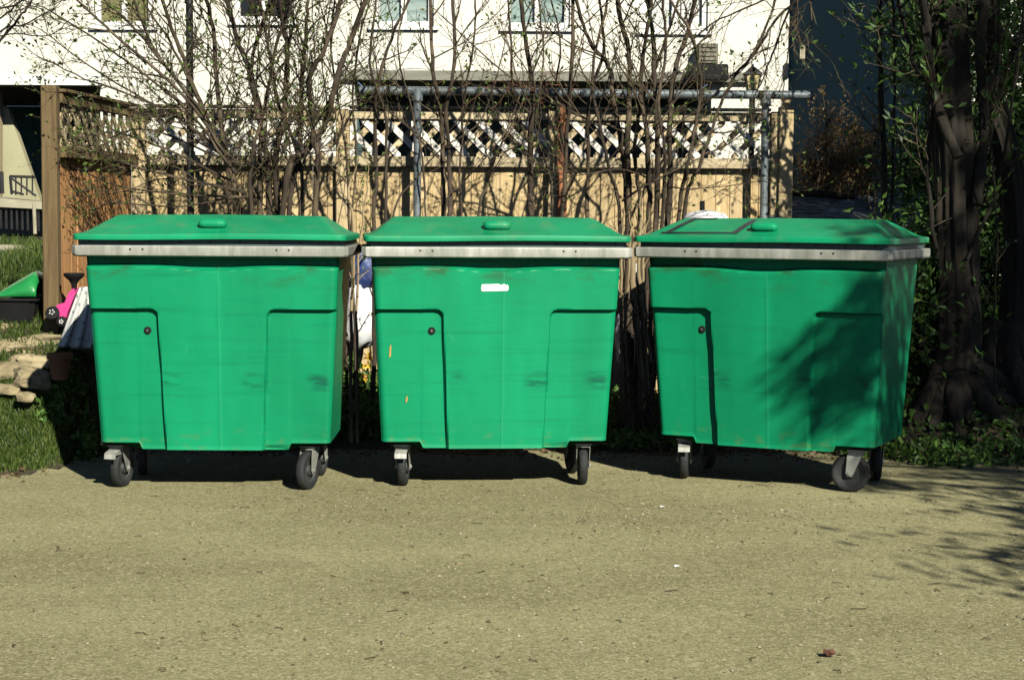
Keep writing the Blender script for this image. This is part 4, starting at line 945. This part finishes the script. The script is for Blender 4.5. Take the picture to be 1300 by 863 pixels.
traced(T3, [(1124, 300), (1122, 200), (1118, 90), (1117, -2)], 11.2, 12, 9, to_ground=(1124, 11.2), nb=16, blen=0.5, sub=4, start=.3, name='trunk')
traced(T3, [(1132, 300), (1133, 200), (1136, 100), (1132, -2)], 11.3, 5, 4, to_ground=(1131, 11.3), nb=8, blen=0.4, sub=3, start=.3, name='trunk')
for pts, w0, w1 in (([(1116, -60), (1060, -26), (997, 12), (972, 45), (955, 72), (920, 104), (900, 128)], 6, 2.5), ([(1060, -26), (1010, 0), (985, 60), (968, 100), (955, 128)], 5, 2), ([(1040, -30), (960, 5), (905, 30), (870, 60)], 4, 2), ([(1080, -30), (1010, 18), (1000, 70), (992, 130)], 3, 1.5)):
    traced(T3, pts, 10.9 + random.uniform(-.15, .15), w0, w1, nb=12, blen=0.4, sub=5, up=-0.05, start=.2, name='limb')
T3.done()
# moss-covered stump and roots
def rock_mesh(sx_, sy_, sz_, seed, lumps=0.25, n=12, mlev=8, jit=.07):
    rn = random.Random(seed); ph = [rn.uniform(0, 6.28) for _ in range(6)]; rs = []
    for i in range(mlev + 1):
        th = -math.pi / 2 + math.pi * i / mlev; ring = []
        for j in range(n):
            a = 2 * math.pi * j / n
            k = 1 + lumps * (0.5 * math.sin(2 * a + ph[0] + th) + 0.4 * math.sin(3 * a + ph[1] - 2 * th) + 0.35 * math.sin(5 * a + ph[2] + 3 * th)) + rn.uniform(-jit, jit)
            cz = math.copysign(abs(math.sin(th)) ** 0.7, math.sin(th)); cc = max(0.02, math.cos(th)) ** 0.6
            ring.append(Vector((sx_ * cc * k * math.cos(a), sy_ * cc * k * math.sin(a), sz_ * cz * (1 + 0.1 * math.sin(2 * a + ph[3])))))
        rs.append(ring)
    q = MB(); q.rings(rs); return q
for T, bx_, by_ in ((T1, at(1214, 500, YR).x, YR), (T2, at(1286, 500, YR).x, YR + .2)):
    for k in range(7):
        a = math.pi * (1.05 + .9 * k / 6) + random.uniform(-.15, .15); L = random.uniform(.24, .46); P = []
        for t in (0, .3, .6, 1):
            x, y = bx_ + math.cos(a + t * .4) * L * t + math.cos(a) * .06, by_ + math.sin(a + t * .4) * L * t + math.sin(a) * .06
            P.append((x, y, tz(x, y) + .2 * (1 - t) ** 2 + .035 - .06 * t))
        q = MB(); P = smooth_path(P, 4); q.tube(P, [(.075 - .05 * i / (len(P) - 1)) * random.uniform(.85, 1.2) for i in range(len(P))], 9); q.build('root', M['bark_dark'], T.root, smooth=60)

# dense dark evergreen hedge behind the trunks
def bush(name, loc, label, cat, N, ext, mat, ls, aspect=.45, stems=8, bark='bark_dark', up=0.2, hollow=0.5, clumps=26, cl_r=0.28):
    root = thing(name, loc, label, cat); loc = Vector(loc)
    q = MB()
    for k in range(stems):
        e = Vector((random.uniform(-.8, .8) * ext[0], random.uniform(-.8, .8) * ext[1], random.uniform(.6, .95) * ext[2]))
        P = [loc + Vector((e.x * .15, e.y * .15, -.1)), loc + Vector((e.x * .4, e.y * .4, e.z * .4)) + Vector((random.gauss(0, .05), 0, 0)), loc + e]
        q.tube(smooth_path(P, 4), [0.02 - 0.014 * i / 8 for i in range(9)], 5)
    q.build('stems', M[bark], root, kind='stuff')
    cl = []
    for k in range(clumps):
        while True:
            v = RNG.uniform(-1, 1, 3)
            if hollow < np.linalg.norm(v) < 1: break
        cl.append((v[0] * ext[0], v[1] * ext[1], ext[2] * (0.52 + 0.5 * v[2])))
    cl = np.array(cl); idx = RNG.integers(0, clumps, N)
    C = cl[idx] + RNG.normal(size=(N, 3)) * cl_r * np.array([1, 1, .8]) * (0.5 + RNG.random(N))[:, None] + np.array(loc)
    C[:, 2] = np.maximum(C[:, 2], terrain(C[:, 0], C[:, 1]) + .02)
    leaf_cloud(C, ls, aspect, up).build('leaves', M[mat], root, kind='stuff')
    return root
bush('evergreen_hedge', (at(1243, 300, 12.3).x, 12.6, 0.7), 'tall dark evergreen bush filling the gap behind the thick trunks', 'bush', 22000, (0.44, .5, 2.7), 'ivy', 0.055, up=0.5, clumps=60, cl_r=.17)
bush('evergreen_hedge', (at(1300, 300, 12.0).x + .15, 12.2, 0.7), 'dark low evergreen bush at the right edge below the pale wall', 'bush', 12000, (0.6, .5, 1.35), 'ivy', 0.055, up=0.5, clumps=36, cl_r=.17)
bush('leafy_bush', (at(1160, 320, 10.9).x, 10.95, 0.45), 'green leafy bush spreading just behind the right bin\'s far corner', 'bush', 2600, (0.35, .25, 1.0), 'cover', 0.06, up=0.1, clumps=26, cl_r=.11)
# brown twiggy shrub before the slate wall
Y = 12.9
BS = Shrub('twiggy_shrub', (at(1075, 280, Y).x, Y, 0.8), 'rust brown twiggy shrub above the shed roof at right', 'shrub', bark='twig', twig='twig_red', leaf='brown_leaf', leafsize=0.024, leafp=0.9)
for k in range(20):
    x = random.uniform(1035, 1105); x1 = x + random.uniform(-55, 40) ; y1 = random.uniform(150, 232)
    BS.stem([at(1070 + (x - 1070) * .4, 290, Y), at(x, 250, Y + random.uniform(-.2, .2)), at((x + x1) / 2, (250 + y1) / 2 - 5, Y), at(x1, y1, Y)], 0.008, 0.003, nb=12, blen=0.32, sub=5, up=0.1)
BS.stem([at(1075, 270, Y), at(1062, 180, Y), at(1050, 145, Y), at(1045, 124, Y)], 0.005, 0.002, nb=3, blen=.1, sub=2)
BS.done()

# ------------------------------------------------------------------ tree out of frame at right that throws the dappled shade
ST = thing('shade_tree', (7.0, 2.6, 0), 'leafy tree beyond the right edge whose dappled shade falls over the right bin', 'tree')
trunk(ST, [(7.0, 2.6, -.05), (7.0, 2.6, 1.6), (7.05, 2.6, 3.4), (7.0, 2.65, 5.5), (7.1, 2.6, 9)], [0.3, 0.22, 0.19, 0.15, 0.05])
q = MB(); cen = []
kx, kz = to_sun.x / -to_sun.y, to_sun.z / -to_sun.y
def in_crown(x, z):
    """outline of the crown seen along the sunlight, at the depth of the bins"""
    if z < -1.4 or z > 5.6 or x > 6.6: return False
    if z < 0: return x > 2.5 + z * 0.95
    if 3.95 < x < 5.3 and 3.0 < z < 5.1: return False
    if z > 2.6: return x > 3.6 + 0.06 * math.sin(z * 3)
    return x > 2.68 + 0.14 * math.sin(z * 4.0)
k = 0
while k < 190:
    x, z, yy = random.uniform(1.1, 6.6), random.uniform(-1.4, 5.6), random.uniform(1.4, 3.9)
    if not in_crown(x, z): continue
    k += 1; cen.append((x + kx * (8.8 - yy), yy, z + kz * (8.8 - yy)))
for k in range(60):
    x, z, yy = random.uniform(3.6, 5.2), random.uniform(.6, 5.2), random.uniform(1.6, 3.6)
    if k % 2 or not in_crown(x, z): x, z = random.uniform(5, 6.4), random.uniform(2.5, 5.4)
    cen.insert(0, (x + kx * (8.8 - yy), yy, z + kz * (8.8 - yy)))
for x, z in ((1.98, .92), (1.9, .78), (1.76, .62), (2.05, .55), (1.93, .4), (2.12, 1.0), (2.02, 1.3), (1.82, 1.34), (2.2, .7), (2.2, .25), (2.1, 1.5), (2.28, 1.2), (1.66, .5), (1.8, .98), (1.7, .82), (2.0, .2), (1.9, 1.1), (2.12, .8), (2.18, .45), (2.25, 1.45), (1.58, .74)):
    yy = random.uniform(2.4, 3.6); cen.append((x + kx * (8.8 - yy), yy, z + kz * (8.8 - yy)))
tw = []
for j, c in enumerate(cen):
    e = Vector(c); st = Vector((7.02, 2.6, min(8.5, max(2.2, e.z - random.uniform(.1, .8)))))
    if j % 3 == 0 or j >= 250: q.tube(smooth_path([st, st.lerp(e, .5) + Vector((0, 0, .12)), e], 3), [0.035, .03, .026, .02, .014, .009, .005], 5)
q.build('limb', M['bark_dark'], ST)
cen = np.array(cen); N = 44000
idx = RNG.integers(0, len(cen), N); xs_ = cen[:, 0] - kx * (8.8 - cen[:, 1]); zs_ = cen[:, 2] - kz * (8.8 - cen[:, 1])
sg = np.where(idx >= 250, .07, np.where((xs_[idx] < 4.1) & (zs_[idx] > 2.4), .11, .24))[:, None]
sel = (idx < 250) | (RNG.random(N) < .55)
C = (cen[idx] + RNG.normal(size=(N, 3)) * np.array([1.25, 1.25, .75]) * sg)[sel]
leaf_cloud(C, 0.085, .5, 0).build('crown', M['ivy'], ST)

# ------------------------------------------------------------------ ground cover, lawn, litter
def scatter(n, x0, x1, y0, y1):
    return np.column_stack([RNG.uniform(x0, x1, n), RNG.uniform(y0, y1, n)])
# lawn at left and beyond the fence end
P = scatter(46000, -3.6, -2.3, 9.2, 10.9)
le = 10.35 - 0.95 * sstep(-2.3, -2.62, P[:, 0]) + 0.05 + 0.05 * np.sin(P[:, 0] * 9) + RNG.normal(size=len(P)) * .05
keep = (P[:, 1] > le) & (P[:, 0] < -2.33 + RNG.normal(size=len(P)) * .04) & ~((P[:, 1] > 10.2) & (RNG.random(len(P)) < .6))
P = P[keep]
P2 = scatter(22000, -6.2, -2.75, 11.2, 16.8); P2 = P2[RNG.random(len(P2)) < .9]
o = blades(P, 0.04, 0.004, .9).build('grass', M['grass'], kind='stuff'); tag(o, 'green grass verge at left along the dirt lot', 'grass')
o = blades(P2, 0.075, 0.006).build('lawn', M['grass'], kind='stuff'); tag(o, 'sloping lawn beyond the fence end at far left', 'grass')
# leafy ground cover
def cover(n, x0, x1, y0, y1, size, name, label, mat='cover', hmax=.1, fn=None):
    P = scatter(n, x0, x1, y0, y1)
    cl = np.sin(P[:, 0] * 9 + 1.2) * np.sin(P[:, 1] * 8) + RNG.normal(size=n) * .6
    P = P[cl > -0.6]
    if fn is not None: P = P[fn(P)]
    z = terrain(P[:, 0], P[:, 1]) + RNG.random(len(P)) ** 1.5 * hmax * (0.6 + .4 * np.sin(P[:, 0] * 7) ** 2)
    o = leaf_cloud(np.column_stack([P, z]), size, .6, .25, .3).build(name, M[mat], kind='stuff'); tag(o, label, 'ground cover')
cover(9000, 1.95, 4.2, 9.3, 11.6, 0.05, 'ground_cover', 'leafy green ground cover at the foot of the right hand trunks', hmax=.13, fn=lambda P: P[:, 1] > 9.95 - 0.32 * (P[:, 0] - 2.2) + 0.12 * np.sin(P[:, 0] * 7))
cover(5200, -1.5, -0.7, 10.6, 11.75, 0.05, 'ground_cover', 'bright leafy ground cover in the gap between left and middle bins', hmax=.28)
cover(3200, 0.4, 1.3, 10.4, 11.6, 0.045, 'ground_cover', 'leafy ground cover in the gap between middle and right bins', hmax=.08)
cover(900, -2.72, -2.4, 9.8, 10.2, 0.045, 'ground_cover', 'low green weeds around the clay pot beside the left bin', hmax=.14)
# yellow flowers in the left gap
for i, (px, py, r_) in enumerate(((466, 453, .03), (465, 463, .022), (464, 478, .034))):
    c = at(px, py, 11.2); fl = thing('yellow_flower', (c.x, c.y, tz(c.x, c.y)), ('upper', 'smaller middle', 'lowest and largest')[i] + ' yellow flower in the gap beside the middle bin', 'flower', 'yellow flowers in the gap')
    b = MB(); b.tube([(c.x + .01, c.y + .03, tz(c.x, c.y)), (c.x + .005, c.y + .02, c.z - .02), (c.x, c.y, c.z)], 0.004, 5); b.build('stalk', M['ivy'], fl)
    d = []; C = []
    for k in range(9): a = k * .698; d.append((math.cos(a), -.35, math.sin(a))); C.append((c.x, c.y, c.z))
    st = RNG.bit_generator.state
    leaf_cloud(np.array(C), r_ * 1.25, .6, 0, .2, np.array(d)).build('petals', M['yellow'], fl)
    b = MB(); b.lathe([(0.004, 0), (r_ * .34, .003), (r_ * .3, .012), (.003, .016)], 10, Matrix.Translation((c.x, c.y - .004, c.z)) @ Matrix.Rotation(R(80), 4, 'X')); b.build('flower_centre', M['scratch'], fl)
# white sack and blue tarp behind the canes
def sack(px, py, Yd, w, h, d, mat, name, label, cat, seed):
    c = at(px, py, Yd); q = rock_mesh(w, d, h, seed, .16, 24, 14); o = q.build(name, M[mat], smooth=80); o.location = c; tag(o, label, cat); return o
sack(459, 402, 11.7, .13, .2, .09, 'bag_white', 'plastic_sack', 'white plastic sack leaning behind the pale canes in the left gap', 'sack', 5)
sack(459, 343, 11.75, .11, .14, .08, 'bag_blue', 'tarp_bundle', 'crumpled blue tarp on the white sack in the left gap', 'tarp', 9)
sack(800, 432, 11.65, .1, .2, .09, 'bag_white', 'plastic_sack', 'white plastic sack behind the canes in the right gap', 'sack', 15)
sack(812, 365, 11.7, .09, .15, .08, 'bag_white', 'plastic_sack', 'smaller white sack high behind the canes in the right gap', 'sack', 18)

# rocks edging the bank at the left
RK = [(20, 445, 10.35, .19, .12, .07), (62, 436, 10.4, .2, .13, .06), (104, 437, 10.35, .12, .1, .05), (8, 470, 10.15, .12, .1, .05), (44, 462, 10.2, .15, .1, .055), (42, 481, 10.0, .1, .09, .06), (32, 504, 9.85, .06, .05, .03), (5, 494, 9.95, .08, .06, .03),
      (92, 420, 10.5, .1, .1, .06), (30, 420, 10.55, .17, .1, .05), (-15, 428, 10.5, .12, .1, .06)]
for i, (px, py, Yd, a, b2, c_) in enumerate(RK):
    p = at(px, py, Yd); q = rock_mesh(a, b2, c_, 40 + i, .34, 11, 7, .17); o = q.build('rock', M['rock'], smooth=14); o.location = (p.x, p.y, p.z); o.rotation_euler = (random.uniform(-.15, .15), random.uniform(-.15, .15), random.uniform(0, .4))
    lab = ('large flat pale rock below the black shade box at far left', 'longest pale rock, below the pink toy car', 'pale rock tucked against the clay pot\'s top', 'rock at the left edge just above the round small one', 'middle tan rock between the long one and the squarish one', 'squarish tan rock in the grass left of the clay pot',
           'smallest stone lying in the grass below the squarish rock', 'small round stone in the grass at the left edge', 'rock under the hem of the dark-spotted cloth', 'flat rock nearest the black shade box', 'rock at the left edge beside the black shade box')[i]
    tag(o, lab, 'rock', 'rocks edging the bank')
# clay pot lying half buried
c = at(76, 462, 9.95); pot = thing('clay_pot', (c.x, c.y, c.z - .1), 'brown clay pot half sunk beside the left bin', 'pot')
b = MB(); b.lathe([(0.045, -.09), (0.062, .02), (0.066, .03), (0.074, .03), (0.074, .062), (0.066, .062), (0.058, .03), (0.04, -.07)], 24, Matrix.Translation(c), closed=True); b.build('pot_body', M['terracotta'], pot, smooth=35)
b = MB(); b.lathe([(0.055, .012), (0.056, .016), (.01, .022)], 16, Matrix.Translation(c)); b.build('pot_soil', M['soil'], pot)

# white cloth with dark grey-green spots, draped by the fence
def cloth_mat():
    mt, t, n, l, b = new_mat('spotted_cloth'); tc = n.new('ShaderNodeTexCoord')
    mp = n.new('ShaderNodeMapping'); mp.inputs['Scale'].default_value = (1.6, 1, 0.8); mp.inputs['Rotation'].default_value = (0, .5, 0); l.new(tc.outputs['Object'], mp.inputs[0])
    v = n.new('ShaderNodeTexVoronoi'); v.inputs['Scale'].default_value = 26; l.new(mp.outputs[0], v.inputs['Vector'])
    r = ramp(n, [(0.0, (0.12, 0.17, 0.12)), (0.2, (0.2, 0.24, 0.19)), (0.32, (0.52, 0.53, 0.5))]); l.new(v.outputs['Distance'], r.inputs[0]); l.new(r.outputs[0], b.inputs['Base Color']); b.inputs['Roughness'].default_value = .9
    return mt
M['cloth'] = cloth_mat()
b = MB(); Yc = 10.22; nx, nz = 26, 18; TL, TR, BL, BR = (101, 365), (125, 362), (73, 440), (125, 442)
for j in range(nz + 1):
    for i in range(nx + 1):
        s, t = i / nx, j / nz
        px = (TL[0] * (1 - s) + TR[0] * s) * (1 - t) + (BL[0] * (1 - s) + BR[0] * s) * t; py = (TL[1] * (1 - s) + TR[1] * s) * (1 - t) + (BL[1] * (1 - s) + BR[1] * s) * t
        p = at(px, py, Yc - .12 * t + .018 * math.sin(s * 19 + t * 2) * (0.3 + t)); b.v.append(tuple(p))
nn = (nx + 1); front = [(j * nn + i, (j + 1) * nn + i, (j + 1) * nn + i + 1, j * nn + i + 1) for j in range(nz) for i in range(nx)]
b.f = front; b.n = len(b.v); o = b.build('draped_cloth', M['cloth'], smooth=180); md = o.modifiers.new('thick', 'SOLIDIFY'); md.thickness = .004
tag(o, 'white dark-spotted cloth draped beside the pink toy car', 'cloth')

# pink toy car
c = at(73, 405, 10.3); toy = thing('toy_car', (c.x, c.y, c.z), 'pink ride-on toy car standing at the foot of the corner post', 'toy car')
b = MB(); Yt = 10.28
b.prism([at(x, y, Yt) for x, y in ((69, 407), (82, 410), (86, 396), (96, 372), (93, 366), (87, 371), (82, 384), (72, 387))], (0, 0.16, 0)); b.build('toy_body', M['pink'], toy, smooth=30)
b = MB(); b.prism([at(x, y, Yt - .006) for x, y in ((73, 403), (80, 405), (82, 391), (74, 390))], (0, 0.004, 0)); b.build('door_panel', M['pink'], toy)
for px, py, r_ in ((66, 399, .042), (78, 408, .03)):
    w = at(px, py, Yt - .02); b = MB(); b.lathe([(r_ * .5, -.025), (r_, -.02), (r_, .02), (r_ * .5, .025)], 20, Matrix.Translation((w.x, w.y + .02, w.z)) @ Matrix.Rotation(R(60 if px < 70 else 90), 4, 'X'), closed=False); o = b.build('wheel', M['black_plastic'], toy, smooth=40)
    for a in range(5):
        q = MB(); rot = Matrix.Translation((w.x, w.y + .02, w.z)) @ Matrix.Rotation(R(60 if px < 70 else 90), 4, 'X'); q.lathe([(.004, .0255), (.004, .029)], 8, rot @ Matrix.Translation((r_ * .32 * math.cos(a * 1.257), r_ * .32 * math.sin(a * 1.257), 0))); q.build('hub_cap', M['white_paint'], o)
# black cone lamp
c = at(94, 350, 10.32); lamp = thing('cone_light', (c.x, c.y, c.z - .35), 'black cone-topped garden light above the dark-spotted cloth', 'garden light')
b = MB(); b.lathe([(0.013, -.085), (0.018, -.05), (0.03, -.028), (0.05, -.012), (0.06, 0.0), (0.062, .012), (.058, .016), (.05, .006), (.012, -.02)], 24, Matrix.Translation(c)); b.build('cone', M['black_plastic'], lamp, smooth=40)
b = MB(); b.tube([(c.x, c.y, c.z - .35), (c.x, c.y, c.z - .08)], .009, 8); b.build('stake', M['black_plastic'], lamp)
# black box put in for a patch of deep shade, curved green shell on it
Yb = 10.66; c = at(20, 390, Yb)
tub = thing('shade_box', (c.x, Yb, c.z - .09), 'wide low black box standing in for deep shade on the bank at far left', 'tub')
b = MB(); w = .32; x0 = at(-40, 390, Yb).x; x1 = at(57, 390, Yb).x
b.rings([rect_ring((x1 - x0) / 2 - .03, -.2, .2, c.z - .09, .03), rect_ring((x1 - x0) / 2, -.24, .24, c.z + .06, .03), rect_ring((x1 - x0) / 2 - .02, -.22, .22, c.z + .06, .03), rect_ring((x1 - x0) / 2 - .04, -.2, .2, c.z + .0, .03)])
b.v = [(p[0] + (x0 + x1) / 2, p[1] + Yb, p[2]) for p in b.v]; b.build('tub_or_shade_body', M['black_plastic'], tub)
b = MB(); b.rings([rect_ring((x1 - x0) / 2 + .012, -.252, .252, c.z + .052, .03), rect_ring((x1 - x0) / 2 + .012, -.252, .252, c.z + .066, .03)], capb=False, capt=False); b.v = [(p[0] + (x0 + x1) / 2, p[1] + Yb, p[2]) for p in b.v]; b.build('shade_box_rim', M['black_plastic'], tub)
# green shell: half-cylinder scoop tilted up to the right
b = MB(); nA = 14; rs = []
for t in np.linspace(0, 1, 13):
    px = 6 + 52 * t; hgt = 0.015 + 0.135 * min(1, t * 1.25) ** .8 * (1 if t < .86 else 1 - (t - .86) * 2.4)
    base = at(px, 375, Yb); r = []
    for k in range(nA + 1):
        a = math.pi * k / nA; r.append(Vector((base.x, Yb - .02 - .2 * math.cos(a), base.z + hgt * math.sin(a) ** .8 + .003)))
    rs.append(r)
vs = [p for r in rs for p in r]; nn = nA + 1
b.add(vs, [(i * nn + k, (i + 1) * nn + k, (i + 1) * nn + k + 1, i * nn + k + 1) for i in range(12) for k in range(nA)])
o = b.build('green_shell', M['green_lid'], smooth=60); md = o.modifiers.new('thick', 'SOLIDIFY'); md.thickness = .006; tag(o, 'curved green plastic shell resting on the black shade box', 'toy shell')

# gravel and litter on the lot
def pebbles(P, r):
    b = MB(); n = len(P); z = terrain(P[:, 0], P[:, 1])
    O = np.array([(1, 0, 0), (0, 1, 0), (-1, 0, 0), (0, -1, 0), (0, 0, 1), (0, 0, -1)], float)
    F = [(0, 1, 4), (1, 2, 4), (2, 3, 4), (3, 0, 4), (1, 0, 5), (2, 1, 5), (3, 2, 5), (0, 3, 5)]
    for i in range(n):
        s = r * (0.4 + 1.1 * random.random() ** 2.2); a = random.uniform(0, 6.28); ca, sa = math.cos(a), math.sin(a)
        k = O * np.array([s * random.uniform(.8, 1.5), s * random.uniform(.7, 1.1), s * random.uniform(.5, .8)]) * (1 + RNG.uniform(-.25, .25, (6, 1)))
        q = np.column_stack([k[:, 0] * ca - k[:, 1] * sa, k[:, 0] * sa + k[:, 1] * ca, k[:, 2]]) + np.array([P[i, 0], P[i, 1], z[i] + s * .25])
        b.add(q, F)
    return b
P = [scatter(4200, -3, 3, 4.6, 10.2)]
def gp(px, py): Yd = CAMH * FPX / (py - 273.5); return ((px - 650) / FPX * Yd, Yd)
for px, py, sx_, sy_, n in ((430, 640, .35, .25, 260), (940, 655, .5, .25, 380), (330, 820, .5, .25, 260), (700, 650, .8, .3, 200), (560, 750, .8, .5, 200), (860, 690, .5, .3, 150), (1080, 640, .4, .25, 130)):
    x, y = gp(px, py); P.append(np.column_stack([RNG.normal(x, sx_, n), RNG.normal(y, sy_, n)]))
P = np.concatenate(P); o = pebbles(P, .0058).build('gravel', M['gravel'], kind='stuff'); tag(o, 'loose gravel scattered over the dirt lot', 'gravel')
b = MB()
for k in range(130):
    x, y = RNG.uniform(-2.6, 2.6), RNG.uniform(5, 9.9); a = random.uniform(0, 6.28); L = random.uniform(.015, .06); z = tz(x, y) + .003
    b.tube([(x, y, z), (x + math.cos(a) * L * .5, y + math.sin(a) * L * .5, z + .004), (x + math.cos(a + .4) * L, y + math.sin(a + .4) * L, z)], 0.0016, 4)
o = b.build('twig_litter', M['dry'], kind='stuff'); tag(o, 'tiny dry twigs and bits littering the dirt lot', 'litter')
# fallen leaves and bits caught along the foot of the bank and under the bins
n = 1500; X = RNG.uniform(-2.75, 3.2, n); Yl = np.array([lot_edge(x) for x in X]) - np.abs(RNG.normal(size=n)) * .22 + .12
C = np.column_stack([X, Yl, terrain(X, Yl) + .006]); d = RNG.normal(size=(n, 3)); d[:, 2] *= .15
o = leaf_cloud(C, .028, .6, 0, .3, d).build('leaf_litter', M['dry'], kind='stuff'); tag(o, 'dead leaf litter gathered along the edge of the planted bank', 'litter')
def single(px, py, s, name, mat, lab, cat, seed):
    x, y = gp(px, py); q = rock_mesh(s, s * .8, s * .6, seed, .25, 10, 6); o = q.build(name, M[mat], smooth=45); o.location = (x, y, tz(x, y) + s * .25); tag(o, lab, cat)
single(584, 721, .012, 'stone', 'rock', 'pale pebble on the bare dirt below the middle bin', 'stone', 3)
single(516, 759, .01, 'stone', 'soil', 'dark pebble on the dirt left of the pale pebble', 'stone', 4)
# dead leaf near the bottom right
x, y = gp(1060, 839); q = MB(); z = tz(x, y)
pts = [(0, 0, .004), (.03, -.02, .016), (.05, 0, .012), (.038, .022, .024), (.01, .03, .02), (-.02, .02, .026), (-.032, 0, .012), (-.018, -.02, .02)]
q.add([(x + a * .55, y + b2 * .8, z + c_) for a, b2, c_ in pts] + [(x + .002, y, z + .022)], [(i, (i + 1) % 8, 8) for i in range(8)])
o = q.build('dead_leaf', M['dry_leaf']); md = o.modifiers.new('thick', 'SOLIDIFY'); md.thickness = .0015; tag(o, 'curled reddish dead leaf on the dirt at lower right', 'leaf')
for px, py, rz in ((844, 646, .4), (864, 723, 1.0)):
    x, y = gp(px, py); q = MB(); q.add([(x - .014, y - .012, .006), (x + .012, y - .009, .009), (x + .015, y + .012, .006), (x - .008, y + .014, .01)], [(0, 1, 2, 3)]); o = q.build('paper_scrap', M['bag_white']); md = o.modifiers.new('thick', 'SOLIDIFY'); md.thickness = .001
    tag(o, 'white paper scrap on the dirt ' + ('just in front of the right bin' if py < 700 else 'further out towards the viewer'), 'litter')
